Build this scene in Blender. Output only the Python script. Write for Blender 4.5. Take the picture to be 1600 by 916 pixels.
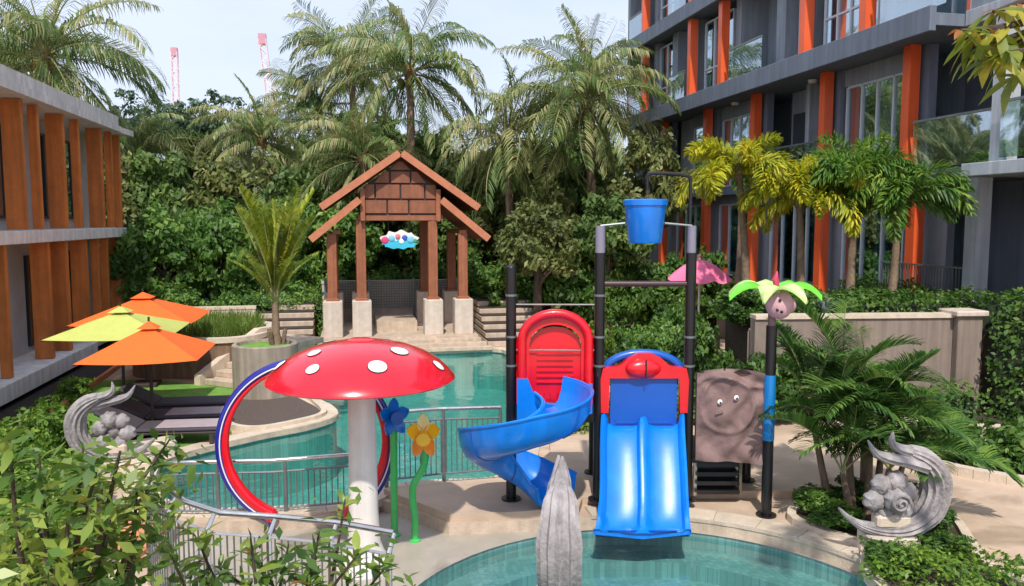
import bpy, math, random
import numpy as np
from mathutils import Vector, Matrix
from mathutils.geometry import tessellate_polygon

for _o in list(bpy.data.objects):
    bpy.data.objects.remove(_o)
S = bpy.context.scene
COL = S.collection
R = math.radians
PI = math.pi

# ------------------------------------------------------------------ camera
cam_d = bpy.data.cameras.new('camera')
cam_d.lens = 28.0
cam_d.sensor_width = 36.0
cam_d.clip_start = 0.1
cam_d.clip_end = 2000
cam = bpy.data.objects.new('camera', cam_d)
COL.objects.link(cam)
cam.location = (0, 0, 3.5)
cam.rotation_euler = (R(90 - 5.19), 0, R(-11.453))
S.camera = cam

# ------------------------------------------------------------------ world, sun, exposure
SUN_EL, SUN_AZ = 52.0, 193.0          # degrees; azimuth clockwise from +Y
w = bpy.data.worlds.new('World')
S.world = w
w.use_nodes = True
nt = w.node_tree
nt.nodes.clear()
wo = nt.nodes.new('ShaderNodeOutputWorld')
bg = nt.nodes.new('ShaderNodeBackground')
sky = nt.nodes.new('ShaderNodeTexSky')
sky.sky_type = 'NISHITA'
sky.sun_disc = False
sky.sun_elevation = R(SUN_EL)
sky.sun_rotation = R(SUN_AZ)
sky.air_density = 1.0
sky.dust_density = 2.0
sky.ozone_density = 1.0
tc = nt.nodes.new('ShaderNodeTexCoord')
mp = nt.nodes.new('ShaderNodeMapping')
mp.inputs['Scale'].default_value = (1.0, 1.0, 2.6)
nz = nt.nodes.new('ShaderNodeTexNoise')
nz.inputs['Scale'].default_value = 1.9
nz.inputs['Detail'].default_value = 6
nz.inputs['Roughness'].default_value = 0.6
rp = nt.nodes.new('ShaderNodeValToRGB')
rp.color_ramp.elements[0].position = 0.25
rp.color_ramp.elements[0].color = (0.52, 0.52, 0.52, 1)
rp.color_ramp.elements[1].position = 0.62
rp.color_ramp.elements[1].color = (0.97, 0.97, 0.97, 1)
mx = nt.nodes.new('ShaderNodeMixRGB')
mx.inputs[2].default_value = (4.45, 4.95, 6.15, 1)
bg.inputs['Strength'].default_value = 0.15
nt.links.new(tc.outputs['Generated'], mp.inputs['Vector'])
nt.links.new(mp.outputs['Vector'], nz.inputs['Vector'])
nt.links.new(nz.outputs['Fac'], rp.inputs['Fac'])
nt.links.new(rp.outputs['Color'], mx.inputs[0])
nt.links.new(sky.outputs['Color'], mx.inputs[1])
nt.links.new(mx.outputs['Color'], bg.inputs['Color'])
nt.links.new(bg.outputs['Background'], wo.inputs['Surface'])

sd = bpy.data.lights.new('sun', 'SUN')
sd.energy = 3.3
sd.angle = R(1.2)
sd.color = (1.0, 0.95, 0.87)
sun = bpy.data.objects.new('sun', sd)
COL.objects.link(sun)
sv = Vector((math.sin(R(SUN_AZ)) * math.cos(R(SUN_EL)), math.cos(R(SUN_AZ)) * math.cos(R(SUN_EL)), math.sin(R(SUN_EL))))
sun.rotation_euler = sv.to_track_quat('Z', 'Y').to_euler()
sun.location = (6, -8, 20)
S.view_settings.view_transform = 'Standard'
S.view_settings.look = 'None'
S.view_settings.exposure = 0.35
S.view_settings.gamma = 1.0

# ------------------------------------------------------------------ materials
def srgb(r, g, b):
    f = lambda c: (c / 255 / 12.92) if c / 255 <= 0.04045 else ((c / 255 + 0.055) / 1.055) ** 2.4
    return (f(r), f(g), f(b), 1)

MATS = {}
def mat(name, col, rough=0.6, var=0.12, scale=4.0, bump=0.0, bscale=40.0, metal=0.0, coat=0.0, spec=0.5, streak=0.0, obj_rand=0.0, wet=0.0):
    """principled with noise-driven colour variation, fine bump and optional vertical weather streaks"""
    if name in MATS:
        return MATS[name]
    m = bpy.data.materials.new(name)
    m.use_nodes = True
    t = m.node_tree
    b = t.nodes['Principled BSDF']
    b.inputs['Roughness'].default_value = rough
    b.inputs['Metallic'].default_value = metal
    b.inputs['Specular IOR Level'].default_value = spec
    b.inputs['Coat Weight'].default_value = coat
    b.inputs['Coat Roughness'].default_value = 0.08
    co = t.nodes.new('ShaderNodeTexCoord')
    n = t.nodes.new('ShaderNodeTexNoise')
    n.inputs['Scale'].default_value = scale
    n.inputs['Detail'].default_value = 7
    n.inputs['Roughness'].default_value = 0.65
    t.links.new(co.outputs['Object'], n.inputs['Vector'])
    rmp = t.nodes.new('ShaderNodeValToRGB')
    rmp.color_ramp.elements[0].position = 0.3
    rmp.color_ramp.elements[1].position = 0.7
    c = col[:3]
    rmp.color_ramp.elements[0].color = tuple(max(0, x * (1 - var)) for x in c) + (1,)
    rmp.color_ramp.elements[1].color = tuple(min(1, x * (1 + var)) for x in c) + (1,)
    t.links.new(n.outputs['Fac'], rmp.inputs['Fac'])
    last = rmp.outputs['Color']
    if streak > 0:
        mpn = t.nodes.new('ShaderNodeMapping')
        mpn.inputs['Scale'].default_value = (7, 7, 0.5)
        n2 = t.nodes.new('ShaderNodeTexNoise')
        n2.inputs['Scale'].default_value = 1.0
        n2.inputs['Detail'].default_value = 5
        t.links.new(co.outputs['Object'], mpn.inputs['Vector'])
        t.links.new(mpn.outputs['Vector'], n2.inputs['Vector'])
        r2 = t.nodes.new('ShaderNodeValToRGB')
        r2.color_ramp.elements[0].position = 0.42
        r2.color_ramp.elements[0].color = (1 - streak,) * 3 + (1,)
        r2.color_ramp.elements[1].position = 0.62
        r2.color_ramp.elements[1].color = (1, 1, 1, 1)
        t.links.new(n2.outputs['Fac'], r2.inputs['Fac'])
        mm = t.nodes.new('ShaderNodeMixRGB')
        mm.blend_type = 'MULTIPLY'
        mm.inputs[0].default_value = 1
        t.links.new(last, mm.inputs[1])
        t.links.new(r2.outputs['Color'], mm.inputs[2])
        last = mm.outputs['Color']
    if obj_rand > 0:
        oi = t.nodes.new('ShaderNodeObjectInfo')
        mr = t.nodes.new('ShaderNodeMapRange')
        mr.inputs['To Min'].default_value = 1 - obj_rand
        mr.inputs['To Max'].default_value = 1 + obj_rand * 0.6
        t.links.new(oi.outputs['Random'], mr.inputs['Value'])
        hs = t.nodes.new('ShaderNodeHueSaturation')
        t.links.new(mr.outputs['Result'], hs.inputs['Value'])
        t.links.new(last, hs.inputs['Color'])
        last = hs.outputs['Color']
    t.links.new(last, b.inputs['Base Color'])
    rr = t.nodes.new('ShaderNodeMapRange')
    rr.inputs['To Min'].default_value = max(0.02, rough - 0.1)
    rr.inputs['To Max'].default_value = min(1, rough + 0.12)
    t.links.new(n.outputs['Fac'], rr.inputs['Value'])
    t.links.new(rr.outputs['Result'], b.inputs['Roughness'])
    if wet > 0:
        n4 = t.nodes.new('ShaderNodeTexNoise'); n4.inputs['Scale'].default_value = 0.75; n4.inputs['Detail'].default_value = 5; n4.inputs['Distortion'].default_value = 0.6
        t.links.new(co.outputs['Object'], n4.inputs['Vector'])
        r4 = t.nodes.new('ShaderNodeValToRGB')
        r4.color_ramp.elements[0].position = 0.56; r4.color_ramp.elements[0].color = (0, 0, 0, 1)
        r4.color_ramp.elements[1].position = 0.64; r4.color_ramp.elements[1].color = (wet, wet, wet, 1)
        t.links.new(n4.outputs['Fac'], r4.inputs['Fac'])
        m4 = t.nodes.new('ShaderNodeMixRGB'); m4.blend_type = 'MULTIPLY'; m4.inputs[2].default_value = (.42, .40, .38, 1)
        t.links.new(r4.outputs['Color'], m4.inputs[0]); t.links.new(last, m4.inputs[1])
        t.links.new(m4.outputs['Color'], b.inputs['Base Color'])
        s4 = t.nodes.new('ShaderNodeMath'); s4.operation = 'MULTIPLY_ADD'; s4.inputs[1].default_value = -0.5
        t.links.new(r4.outputs['Color'], s4.inputs[0]); t.links.new(rr.outputs['Result'], s4.inputs[2])
        t.links.new(s4.outputs[0], b.inputs['Roughness'])
    if bump > 0:
        n3 = t.nodes.new('ShaderNodeTexNoise')
        n3.inputs['Scale'].default_value = bscale
        n3.inputs['Detail'].default_value = 6
        t.links.new(co.outputs['Object'], n3.inputs['Vector'])
        bp = t.nodes.new('ShaderNodeBump')
        bp.inputs['Strength'].default_value = bump
        bp.inputs['Distance'].default_value = 0.02
        t.links.new(n3.outputs['Fac'], bp.inputs['Height'])
        t.links.new(bp.outputs['Normal'], b.inputs['Normal'])
    MATS[name] = m
    return m

def leafmat(name, c1, c2, c3=None, trans=0.42, rough=0.5, nscale=0.6, objr=0.0):
    """leaf: colour varies per leaf island and in soft clumps, with light passing through"""
    if name in MATS:
        return MATS[name]
    m = bpy.data.materials.new(name)
    m.use_nodes = True
    t = m.node_tree
    t.nodes.clear()
    out = t.nodes.new('ShaderNodeOutputMaterial')
    b = t.nodes.new('ShaderNodeBsdfPrincipled')
    b.inputs['Roughness'].default_value = rough
    tr = t.nodes.new('ShaderNodeBsdfTranslucent')
    mix = t.nodes.new('ShaderNodeMixShader')
    mix.inputs[0].default_value = trans
    geo = t.nodes.new('ShaderNodeNewGeometry')
    n = t.nodes.new('ShaderNodeTexNoise')
    n.inputs['Scale'].default_value = nscale
    n.inputs['Detail'].default_value = 3
    oi = t.nodes.new('ShaderNodeObjectInfo')
    t.links.new(geo.outputs['Position'], n.inputs['Vector'])
    a = t.nodes.new('ShaderNodeMath'); a.operation = 'MULTIPLY_ADD'
    a.inputs[1].default_value = 0.55
    t.links.new(geo.outputs['Random Per Island'], a.inputs[0])
    a2 = t.nodes.new('ShaderNodeMath'); a2.operation = 'MULTIPLY_ADD'
    a2.inputs[1].default_value = 1.3; a2.inputs[2].default_value = -0.42
    t.links.new(n.outputs['Fac'], a2.inputs[0])
    a3 = t.nodes.new('ShaderNodeMath'); a3.operation = 'MULTIPLY_ADD'
    a3.inputs[1].default_value = objr
    t.links.new(oi.outputs['Random'], a3.inputs[0])
    t.links.new(a2.outputs[0], a3.inputs[2])
    t.links.new(a3.outputs[0], a.inputs[2])
    rmp = t.nodes.new('ShaderNodeValToRGB')
    e = rmp.color_ramp.elements
    e[0].position = 0.15; e[0].color = tuple(c1) + (1,)
    e[1].position = 0.65; e[1].color = tuple(c2) + (1,)
    if c3:
        x = e.new(0.95); x.color = tuple(c3) + (1,)
    t.links.new(a.outputs[0], rmp.inputs['Fac'])
    t.links.new(rmp.outputs['Color'], b.inputs['Base Color'])
    t.links.new(rmp.outputs['Color'], tr.inputs['Color'])
    t.links.new(b.outputs[0], mix.inputs[1])
    t.links.new(tr.outputs[0], mix.inputs[2])
    t.links.new(mix.outputs[0], out.inputs['Surface'])
    MATS[name] = m
    return m

def watermat(name, tint, wave=3.0, strength=0.12):
    m = bpy.data.materials.new(name)
    m.use_nodes = True
    t = m.node_tree
    t.nodes.clear()
    out = t.nodes.new('ShaderNodeOutputMaterial')
    tr = t.nodes.new('ShaderNodeBsdfTransparent'); tr.inputs[0].default_value = tint
    gl = t.nodes.new('ShaderNodeBsdfGlossy'); gl.inputs['Roughness'].default_value = 0.03
    fr = t.nodes.new('ShaderNodeFresnel'); fr.inputs['IOR'].default_value = 1.45
    mix = t.nodes.new('ShaderNodeMixShader')
    co = t.nodes.new('ShaderNodeTexCoord')
    n = t.nodes.new('ShaderNodeTexNoise'); n.inputs['Scale'].default_value = wave; n.inputs['Detail'].default_value = 3
    bp = t.nodes.new('ShaderNodeBump'); bp.inputs['Strength'].default_value = strength; bp.inputs['Distance'].default_value = 0.05
    t.links.new(co.outputs['Object'], n.inputs['Vector'])
    t.links.new(n.outputs['Fac'], bp.inputs['Height'])
    t.links.new(bp.outputs['Normal'], gl.inputs['Normal'])
    t.links.new(bp.outputs['Normal'], fr.inputs['Normal'])
    ge = t.nodes.new('ShaderNodeNewGeometry')
    mu_ = t.nodes.new('ShaderNodeMath'); mu_.operation = 'SUBTRACT'; mu_.use_clamp = True
    t.links.new(fr.outputs[0], mu_.inputs[0])
    t.links.new(ge.outputs['Backfacing'], mu_.inputs[1])
    t.links.new(mu_.outputs[0], mix.inputs[0])
    t.links.new(tr.outputs[0], mix.inputs[1])
    t.links.new(gl.outputs[0], mix.inputs[2])
    t.links.new(mix.outputs[0], out.inputs['Surface'])
    return m

def tilemat(name, c, scale, grout=0.75):
    m = bpy.data.materials.new(name)
    m.use_nodes = True
    t = m.node_tree
    b = t.nodes['Principled BSDF']
    b.inputs['Roughness'].default_value = 0.35
    co = t.nodes.new('ShaderNodeTexCoord')
    br = t.nodes.new('ShaderNodeTexBrick')
    br.offset = 0.0
    br.inputs['Scale'].default_value = scale
    br.inputs['Mortar Size'].default_value = 0.03
    br.inputs['Brick Width'].default_value = 0.5
    br.inputs['Row Height'].default_value = 0.5
    br.inputs['Color1'].default_value = tuple(x * 0.85 for x in c[:3]) + (1,)
    br.inputs['Color2'].default_value = tuple(min(1, x * 1.15) for x in c[:3]) + (1,)
    br.inputs['Mortar'].default_value = tuple(x * grout for x in c[:3]) + (1,)
    t.links.new(co.outputs['Object'], br.inputs['Vector'])
    n = t.nodes.new('ShaderNodeTexNoise'); n.inputs['Scale'].default_value = 1.3; n.inputs['Detail'].default_value = 4
    t.links.new(co.outputs['Object'], n.inputs['Vector'])
    mr = t.nodes.new('ShaderNodeMapRange'); mr.inputs['To Min'].default_value = 0.75; mr.inputs['To Max'].default_value = 1.2
    t.links.new(n.outputs['Fac'], mr.inputs['Value'])
    hs = t.nodes.new('ShaderNodeHueSaturation')
    t.links.new(mr.outputs['Result'], hs.inputs['Value'])
    t.links.new(br.outputs['Color'], hs.inputs['Color'])
    t.links.new(hs.outputs['Color'], b.inputs['Base Color'])
    return m

def glassmat(name, tint, trans=0.55, gloss=(0.9, 0.95, 1.0, 1)):
    m = bpy.data.materials.new(name)
    m.use_nodes = True
    t = m.node_tree
    t.nodes.clear()
    out = t.nodes.new('ShaderNodeOutputMaterial')
    tr = t.nodes.new('ShaderNodeBsdfTransparent'); tr.inputs[0].default_value = tint
    gl = t.nodes.new('ShaderNodeBsdfGlossy'); gl.inputs['Roughness'].default_value = 0.02; gl.inputs['Color'].default_value = gloss
    mix = t.nodes.new('ShaderNodeMixShader'); mix.inputs[0].default_value = 1 - trans
    t.links.new(tr.outputs[0], mix.inputs[1])
    t.links.new(gl.outputs[0], mix.inputs[2])
    t.links.new(mix.outputs[0], out.inputs['Surface'])
    MATS[name] = m
    return m

M_DECK = mat('deck_concrete', srgb(192, 168, 146), 0.7, 0.2, 1.1, 0.25, 60, wet=0.45)
M_COPING = mat('coping_stone', srgb(205, 188, 168), 0.7, 0.16, 5, 0.3, 50)
M_WALLB = mat('beige_render', srgb(142, 126, 115), 0.85, 0.12, 2, 0.25, 60, streak=0.25)
M_STONE = mat('pale_stone', srgb(206, 190, 176), 0.85, 0.12, 6, 0.4, 50, streak=0.12)
M_STEP = mat('step_stone', srgb(196, 176, 156), 0.8, 0.18, 5, 0.35, 40, streak=0.15)
M_PAD = mat('splash_pad_floor', srgb(168, 160, 146), 0.45, 0.15, 2.5, 0.2, 60, wet=0.7)
M_RED = mat('red_plastic', srgb(222, 14, 34), 0.3, 0.14, 2.2, 0.03, 20, coat=0.4, streak=0.10)
M_CAP = mat('red_fibreglass', srgb(222, 20, 42), 0.24, 0.14, 1.8, 0.05, 9, coat=0.6, streak=.08)
M_BLUE = mat('blue_plastic', srgb(2, 124, 226), 0.3, 0.14, 2.0, 0.04, 14, coat=0.4, streak=0.12)
M_DBLUE = mat('deep_blue_plastic', srgb(6, 84, 176), 0.35, 0.06, 3, 0.03, 20, coat=0.2)
M_NAVY = mat('navy_paint', srgb(30, 36, 140), 0.3, 0.1, 4, 0.03, 20, coat=0.4)
M_BLACK = mat('black_powder_coat', srgb(16, 16, 20), 0.35, 0.2, 5, 0.05, 50, coat=0.2)
M_WHITE = mat('white_paint', srgb(232, 228, 222), 0.45, 0.06, 3, 0.08, 30)
M_STEM = mat('white_stem_paint', srgb(226, 218, 210), 0.5, 0.08, 3, 0.1, 30, streak=0.12)
M_GREYP = mat('grey_post_cap', srgb(128, 124, 140), 0.4, 0.08, 4)
M_STEEL = mat('brushed_steel', (0.62, 0.60, 0.58, 1), 0.28, 0.1, 9, 0.05, 80, metal=1.0)
M_DRAIL = mat('dark_railing', srgb(122, 128, 128), 0.4, 0.15, 8, metal=0.5)
M_GREENP = mat('green_tube_paint', srgb(66, 190, 96), 0.3, 0.08, 5, coat=0.4)
M_YEL = mat('yellow_plastic', srgb(250, 190, 30), 0.35, 0.1, 5, coat=0.3)
M_ORG = mat('orange_plastic', srgb(248, 140, 16), 0.35, 0.1, 5, coat=0.3)
M_BROWN = mat('brown_carved_panel', srgb(124, 98, 94), 0.65, 0.2, 6, 0.5, 14)
M_PINKN = mat('pink_coconut', srgb(206, 160, 168), 0.6, 0.15, 6, 0.2, 20)
M_LIME = mat('lime_plastic_leaf', srgb(110, 214, 60), 0.35, 0.15, 3, coat=0.3)
M_PLIME = mat('pale_lime_plastic_leaf', srgb(196, 230, 140), 0.35, 0.12, 3, coat=0.3)
M_STAT = mat('grey_carved_stone', srgb(162, 155, 154), 0.85, 0.28, 7, 0.9, 22, streak=0.3)
M_WOODP = mat('pavilion_timber', srgb(156, 94, 64), 0.55, 0.18, 5, 0.2, 30, streak=0.15)
M_WOODD = mat('pavilion_panel_timber', srgb(146, 88, 62), 0.6, 0.2, 6, 0.25, 30, streak=0.2, obj_rand=0.16)
M_ROOFF = mat('pavilion_fascia', srgb(186, 116, 84), 0.6, 0.15, 5, 0.25, 30)
M_ROOFT = mat('pavilion_roof_cover', srgb(128, 76, 58), 0.8, 0.25, 6, 0.6, 25)
M_FIN = mat('orange_timber_fin', srgb(214, 124, 58), 0.5, 0.16, 3, 0.15, 30, streak=0.22, obj_rand=0.14)
M_LBW = mat('left_house_render', srgb(176, 170, 168), 0.85, 0.1, 2, 0.2, 60)
M_LBS = mat('left_house_slab', srgb(226, 222, 220), 0.8, 0.14, 3, 0.3, 50, streak=0.18)
M_RBW = mat('grey_render', srgb(142, 150, 160), 0.8, 0.1, 1.2, 0.2, 60, streak=0.15)
M_RBD = mat('dark_grey_render', srgb(112, 120, 134), 0.8, 0.1, 1.2, 0.2, 60, streak=0.18)
M_RBL = mat('light_grey_render', srgb(178, 182, 188), 0.8, 0.1, 1.5, 0.2, 60, streak=0.2)
M_SOFF = mat('soffit_render', srgb(120, 122, 124), 0.85, 0.08, 1.5)
M_OCOL = mat('orange_column_paint', srgb(238, 98, 48), 0.45, 0.06, 2, 0.04, 30, streak=0.1, coat=0.2)
M_FRAME = mat('white_window_frame', srgb(200, 204, 210), 0.4, 0.05, 4)
M_DFRAME = mat('dark_window_frame', srgb(44, 48, 54), 0.4, 0.1, 4)
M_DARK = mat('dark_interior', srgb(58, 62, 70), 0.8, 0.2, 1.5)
M_CURT = mat('curtain_cloth', srgb(206, 212, 214), 0.9, 0.15, 2)
M_WGLASS = glassmat('window_glass', (0.62, 0.82, 0.86, 1), 0.5, (0.85, 0.95, 1.0, 1))
M_BGLASS = glassmat('balustrade_glass', (0.78, 0.9, 0.9, 1), 0.62)
M_UORG = mat('orange_canvas', srgb(240, 104, 36), 0.85, 0.06, 5, 0.15, 70)
M_ULIM = mat('lime_canvas', srgb(184, 190, 100), 0.85, 0.06, 5, 0.15, 70)
M_UPNK = mat('pink_canvas', srgb(240, 118, 156), 0.8, 0.08, 5, 0.15, 70)
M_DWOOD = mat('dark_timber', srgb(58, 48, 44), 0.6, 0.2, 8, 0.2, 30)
M_CUSH = mat('charcoal_cushion', srgb(72, 66, 74), 0.9, 0.12, 8, 0.3, 60)
M_TOWEL = mat('grey_towel', srgb(168, 154, 158), 0.95, 0.1, 8, 0.5, 80)
M_LAWN = mat('lawn_turf', srgb(112, 158, 64), 0.95, 0.25, 5, 0.9, 90)
M_SOIL = mat('planting_soil', srgb(66, 54, 44), 0.95, 0.3, 6, 0.9, 30)
M_GRAVEL = mat('dark_gravel', srgb(92, 80, 74), 0.95, 0.45, 30, 1.0, 50)
M_TRUNK = mat('palm_trunk_bark', srgb(134, 112, 92), 0.9, 0.3, 6, 0.8, 18, streak=0.3)
M_BARK = mat('tree_bark', srgb(84, 70, 58), 0.95, 0.3, 5, 0.8, 18)
M_TWIG = mat('twig_bark', srgb(70, 58, 46), 0.9, 0.3, 9, 0.4, 40)
M_FIBRE = mat('palm_fibre', srgb(120, 92, 62), 0.95, 0.35, 9, 0.8, 30)
M_NUT = mat('coconut_husk', srgb(120, 104, 44), 0.7, 0.3, 5)
M_CRANE = mat('hazed_red_crane_steel', srgb(222, 200, 208), 0.7, 0.08, 0.2)  # pale tone puts distance haze into the crane red
M_TERRA = mat('terracotta_paving', srgb(206, 132, 96), 0.8, 0.15, 5, 0.3, 40)
M_POOLT = tilemat('main_pool_tile', (0.13, 0.38, 0.355, 1), 6.0, 0.8)
M_WADET = tilemat('wading_pool_tile', (0.17, 0.30, 0.29, 1), 8.0, 0.8)
M_WATER = watermat('pool_water', (0.70, 0.93, 0.89, 1), 2.2, 0.2)
M_WATER2 = watermat('wading_water', (0.78, 0.95, 0.93, 1), 3.2, 0.14)

L_TREE = leafmat('tree_leaf', (0.05, 0.10, 0.022), (0.14, 0.235, 0.05), (0.29, 0.36, 0.10))
L_DENSE = leafmat('dense_shrub_leaf', (0.045, 0.125, 0.022), (0.15, 0.29, 0.05), (0.32, 0.46, 0.09), nscale=0.9)
L_AIRY = leafmat('airy_tree_leaf', (0.05, 0.10, 0.06), (0.12, 0.19, 0.10), (0.22, 0.28, 0.15))
L_OLIVE = leafmat('olive_tree_leaf', (0.075, 0.11, 0.03), (0.22, 0.25, 0.07), (0.42, 0.40, 0.15))
L_COVER = leafmat('ground_cover_leaf', (0.065, 0.15, 0.018), (0.20, 0.34, 0.038), (0.38, 0.50, 0.075), nscale=1.2)
L_HEDGE = leafmat('hedge_leaf', (0.032, 0.085, 0.014), (0.10, 0.21, 0.03), (0.24, 0.35, 0.06), nscale=1.2)
L_COCO = leafmat('coconut_frond_leaf', (0.05, 0.115, 0.03), (0.16, 0.25, 0.06), (0.46, 0.43, 0.20), nscale=0.25, objr=0.35)
L_YPALM = leafmat('yellow_palm_leaf', (0.20, 0.27, 0.02), (0.54, 0.53, 0.03), (0.80, 0.65, 0.05), nscale=1.5)
L_GPALM = leafmat('green_palm_leaf', (0.045, 0.13, 0.018), (0.14, 0.28, 0.04), (0.34, 0.44, 0.06), nscale=1.5, objr=0.2)
L_ARECA = leafmat('dark_palm_leaf', (0.025, 0.085, 0.02), (0.075, 0.18, 0.035), (0.20, 0.33, 0.06), nscale=1.6, objr=0.25)
L_YOUNG = leafmat('young_palm_leaf', (0.15, 0.23, 0.02), (0.36, 0.43, 0.04), (0.58, 0.54, 0.08), nscale=2)
L_FORE = leafmat('foreground_leaf', (0.03, 0.08, 0.012), (0.11, 0.21, 0.03), (0.32, 0.40, 0.07), nscale=2.5, objr=0.45, trans=0.4, rough=0.35)
L_RUST = leafmat('rusty_dead_leaf', (0.28, 0.08, 0.02), (0.42, 0.15, 0.03), None, nscale=3)
L_YHANG = leafmat('yellowing_hanging_leaf', (0.06, 0.11, 0.012), (0.19, 0.25, 0.03), (0.50, 0.44, 0.05), nscale=3, objr=0.4, trans=0.45)
L_RACH = leafmat('palm_rachis', (.18, .20, .07), (.34, .33, .14), None, trans=.05)
L_GRASS = leafmat('tall_grass_blade', (0.08, 0.16, 0.02), (0.20, 0.30, 0.05), (0.40, 0.42, 0.13), nscale=2)

# ------------------------------------------------------------------ mesh helpers
rng = np.random.default_rng(11)
random.seed(5)

def unit(v):
    v = Vector(v)
    return v.normalized() if v.length > 1e-9 else Vector((0, 0, 1))

class MB:
    def __init__(s):
        s.v = []; s.f = []; s.flat = False
    def add(s, vs, fs):
        b = len(s.v)
        s.v += [tuple(x) for x in vs]
        s.f += [tuple(i + b for i in q) for q in fs]
        return s
    def box(s, c, d, rz=0.0, M=None, bev=0.0):
        hx, hy, hz = d[0] / 2, d[1] / 2, d[2] / 2
        cs, sn = math.cos(rz), math.sin(rz)
        if bev > 0:
            b = min(bev, hx * .9, hy * .9, hz * .9)
            pts, idx = [], {}
            for sx in (-1, 1):
                for sy in (-1, 1):
                    for sz in (-1, 1):
                        for ax in range(3):
                            p = [sx * (hx - b), sy * (hy - b), sz * (hz - b)]
                            p[ax] = (sx * hx, sy * hy, sz * hz)[ax]
                            idx[(sx, sy, sz, ax)] = len(pts); pts.append(p)
            fs = []
            for ax in range(3):
                o = [a for a in range(3) if a != ax]
                for sg in (-1, 1):
                    q = []
                    for (a, bb) in ((-1, -1), (1, -1), (1, 1), (-1, 1)):
                        k = [0, 0, 0]; k[ax] = sg; k[o[0]] = a; k[o[1]] = bb
                        q.append(idx[tuple(k) + (ax,)])
                    fs.append(q)
            for ax in range(3):       # edges along axis ax
                o = [a for a in range(3) if a != ax]
                for a in (-1, 1):
                    for bb in (-1, 1):
                        k0 = [0, 0, 0]; k0[o[0]] = a; k0[o[1]] = bb
                        k1 = list(k0); k0[ax] = -1; k1[ax] = 1
                        fs.append([idx[tuple(k0) + (o[0],)], idx[tuple(k1) + (o[0],)], idx[tuple(k1) + (o[1],)], idx[tuple(k0) + (o[1],)]])
            for sx in (-1, 1):
                for sy in (-1, 1):
                    for sz in (-1, 1):
                        fs.append([idx[(sx, sy, sz, a)] for a in range(3)])
        else:
            pts = [(x, y, z) for x in (-hx, hx) for y in (-hy, hy) for z in (-hz, hz)]
            fs = [(0, 1, 3, 2), (4, 6, 7, 5), (0, 4, 5, 1), (2, 3, 7, 6), (0, 2, 6, 4), (1, 5, 7, 3)]
        out = []
        for p in pts:
            if M is not None:
                q = M @ Vector(p)
                out.append((c[0] + q.x, c[1] + q.y, c[2] + q.z))
            else:
                out.append((c[0] + p[0] * cs - p[1] * sn, c[1] + p[0] * sn + p[1] * cs, c[2] + p[2]))
        return s.add(out, fs)
    def b6(s, x0, x1, y0, y1, z0, z1, bev=0.0):
        return s.box(((x0 + x1) / 2, (y0 + y1) / 2, (z0 + z1) / 2), (abs(x1 - x0), abs(y1 - y0), abs(z1 - z0)), bev=bev)
    def bar(s, p0, p1, wd, ht, up=(0, 0, 1), bev=0.0):
        p0, p1 = Vector(p0), Vector(p1)
        d = p1 - p0
        X = d.normalized()
        Yv = Vector(up).cross(X)
        Yv = Yv.normalized() if Yv.length > 1e-6 else Vector((0, 1, 0))
        Z = X.cross(Yv)
        M = Matrix((X, Yv, Z)).transposed()
        return s.box((p0 + p1) / 2, (d.length, wd, ht), M=M, bev=bev)
    def tube(s, pts, rad, n=8, cap=True, sec=None):
        pts = [Vector(p) for p in pts]
        if not hasattr(rad, '__len__'):
            rad = [rad] * len(pts)
        ref = None
        rings = []
        for i, p in enumerate(pts):
            a = pts[max(0, i - 1)]; b = pts[min(len(pts) - 1, i + 1)]
            t = (b - a).normalized()
            if ref is None:
                ref = Vector((0, 0, 1)) if abs(t.z) < 0.9 else Vector((1, 0, 0))
            e1 = (ref - t * ref.dot(t)).normalized()
            ref = e1
            e2 = t.cross(e1)
            rings.append([p + (e1 * math.cos(2 * PI * k / n) + e2 * math.sin(2 * PI * k / n)) * rad[i] for k in range(n)])
        vs = [q for r_ in rings for q in r_]
        fs = []
        for i in range(len(pts) - 1):
            for k in range(n):
                fs.append((i * n + k, i * n + (k + 1) % n, (i + 1) * n + (k + 1) % n, (i + 1) * n + k))
        if cap:
            fs.append(tuple(range(n))[::-1])
            fs.append(tuple((len(pts) - 1) * n + k for k in range(n)))
        return s.add(vs, fs)
    def cyl(s, p0, p1, r0, r1=None, n=12):
        return s.tube([p0, p1], [r0, r0 if r1 is None else r1], n)
    def lathe(s, prof, c=(0, 0, 0), n=32):
        vs, fs = [], []
        for (r_, z_) in prof:
            for k in range(n):
                a = 2 * PI * k / n
                vs.append((c[0] + r_ * math.cos(a), c[1] + r_ * math.sin(a), c[2] + z_))
        for i in range(len(prof) - 1):
            for k in range(n):
                fs.append((i * n + k, i * n + (k + 1) % n, (i + 1) * n + (k + 1) % n, (i + 1) * n + k))
        return s.add(vs, fs)
    def ball(s, c, r_, n=12, sc=(1, 1, 1)):
        prof = [(max(1e-4, math.sin(PI * i / (n // 2 + 2))), -math.cos(PI * i / (n // 2 + 2))) for i in range(n // 2 + 3)]
        t = MB().lathe(prof, n=n)
        return s.add([(c[0] + v[0] * r_ * sc[0], c[1] + v[1] * r_ * sc[1], c[2] + v[2] * r_ * sc[2]) for v in t.v], t.f)
    def prism(s, poly, z0, z1, top=True, bottom=True):
        n = len(poly)
        vs = [(p[0], p[1], z0) for p in poly] + [(p[0], p[1], z1) for p in poly]
        fs = [(i, (i + 1) % n, n + (i + 1) % n, n + i) for i in range(n)]
        tri = tessellate_polygon([[Vector((p[0], p[1], 0)) for p in poly]])
        if top: fs += [tuple(n + i for i in t) for t in tri]
        if bottom: fs += [tuple(t)[::-1] for t in tri]
        return s.add(vs, fs)
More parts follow.
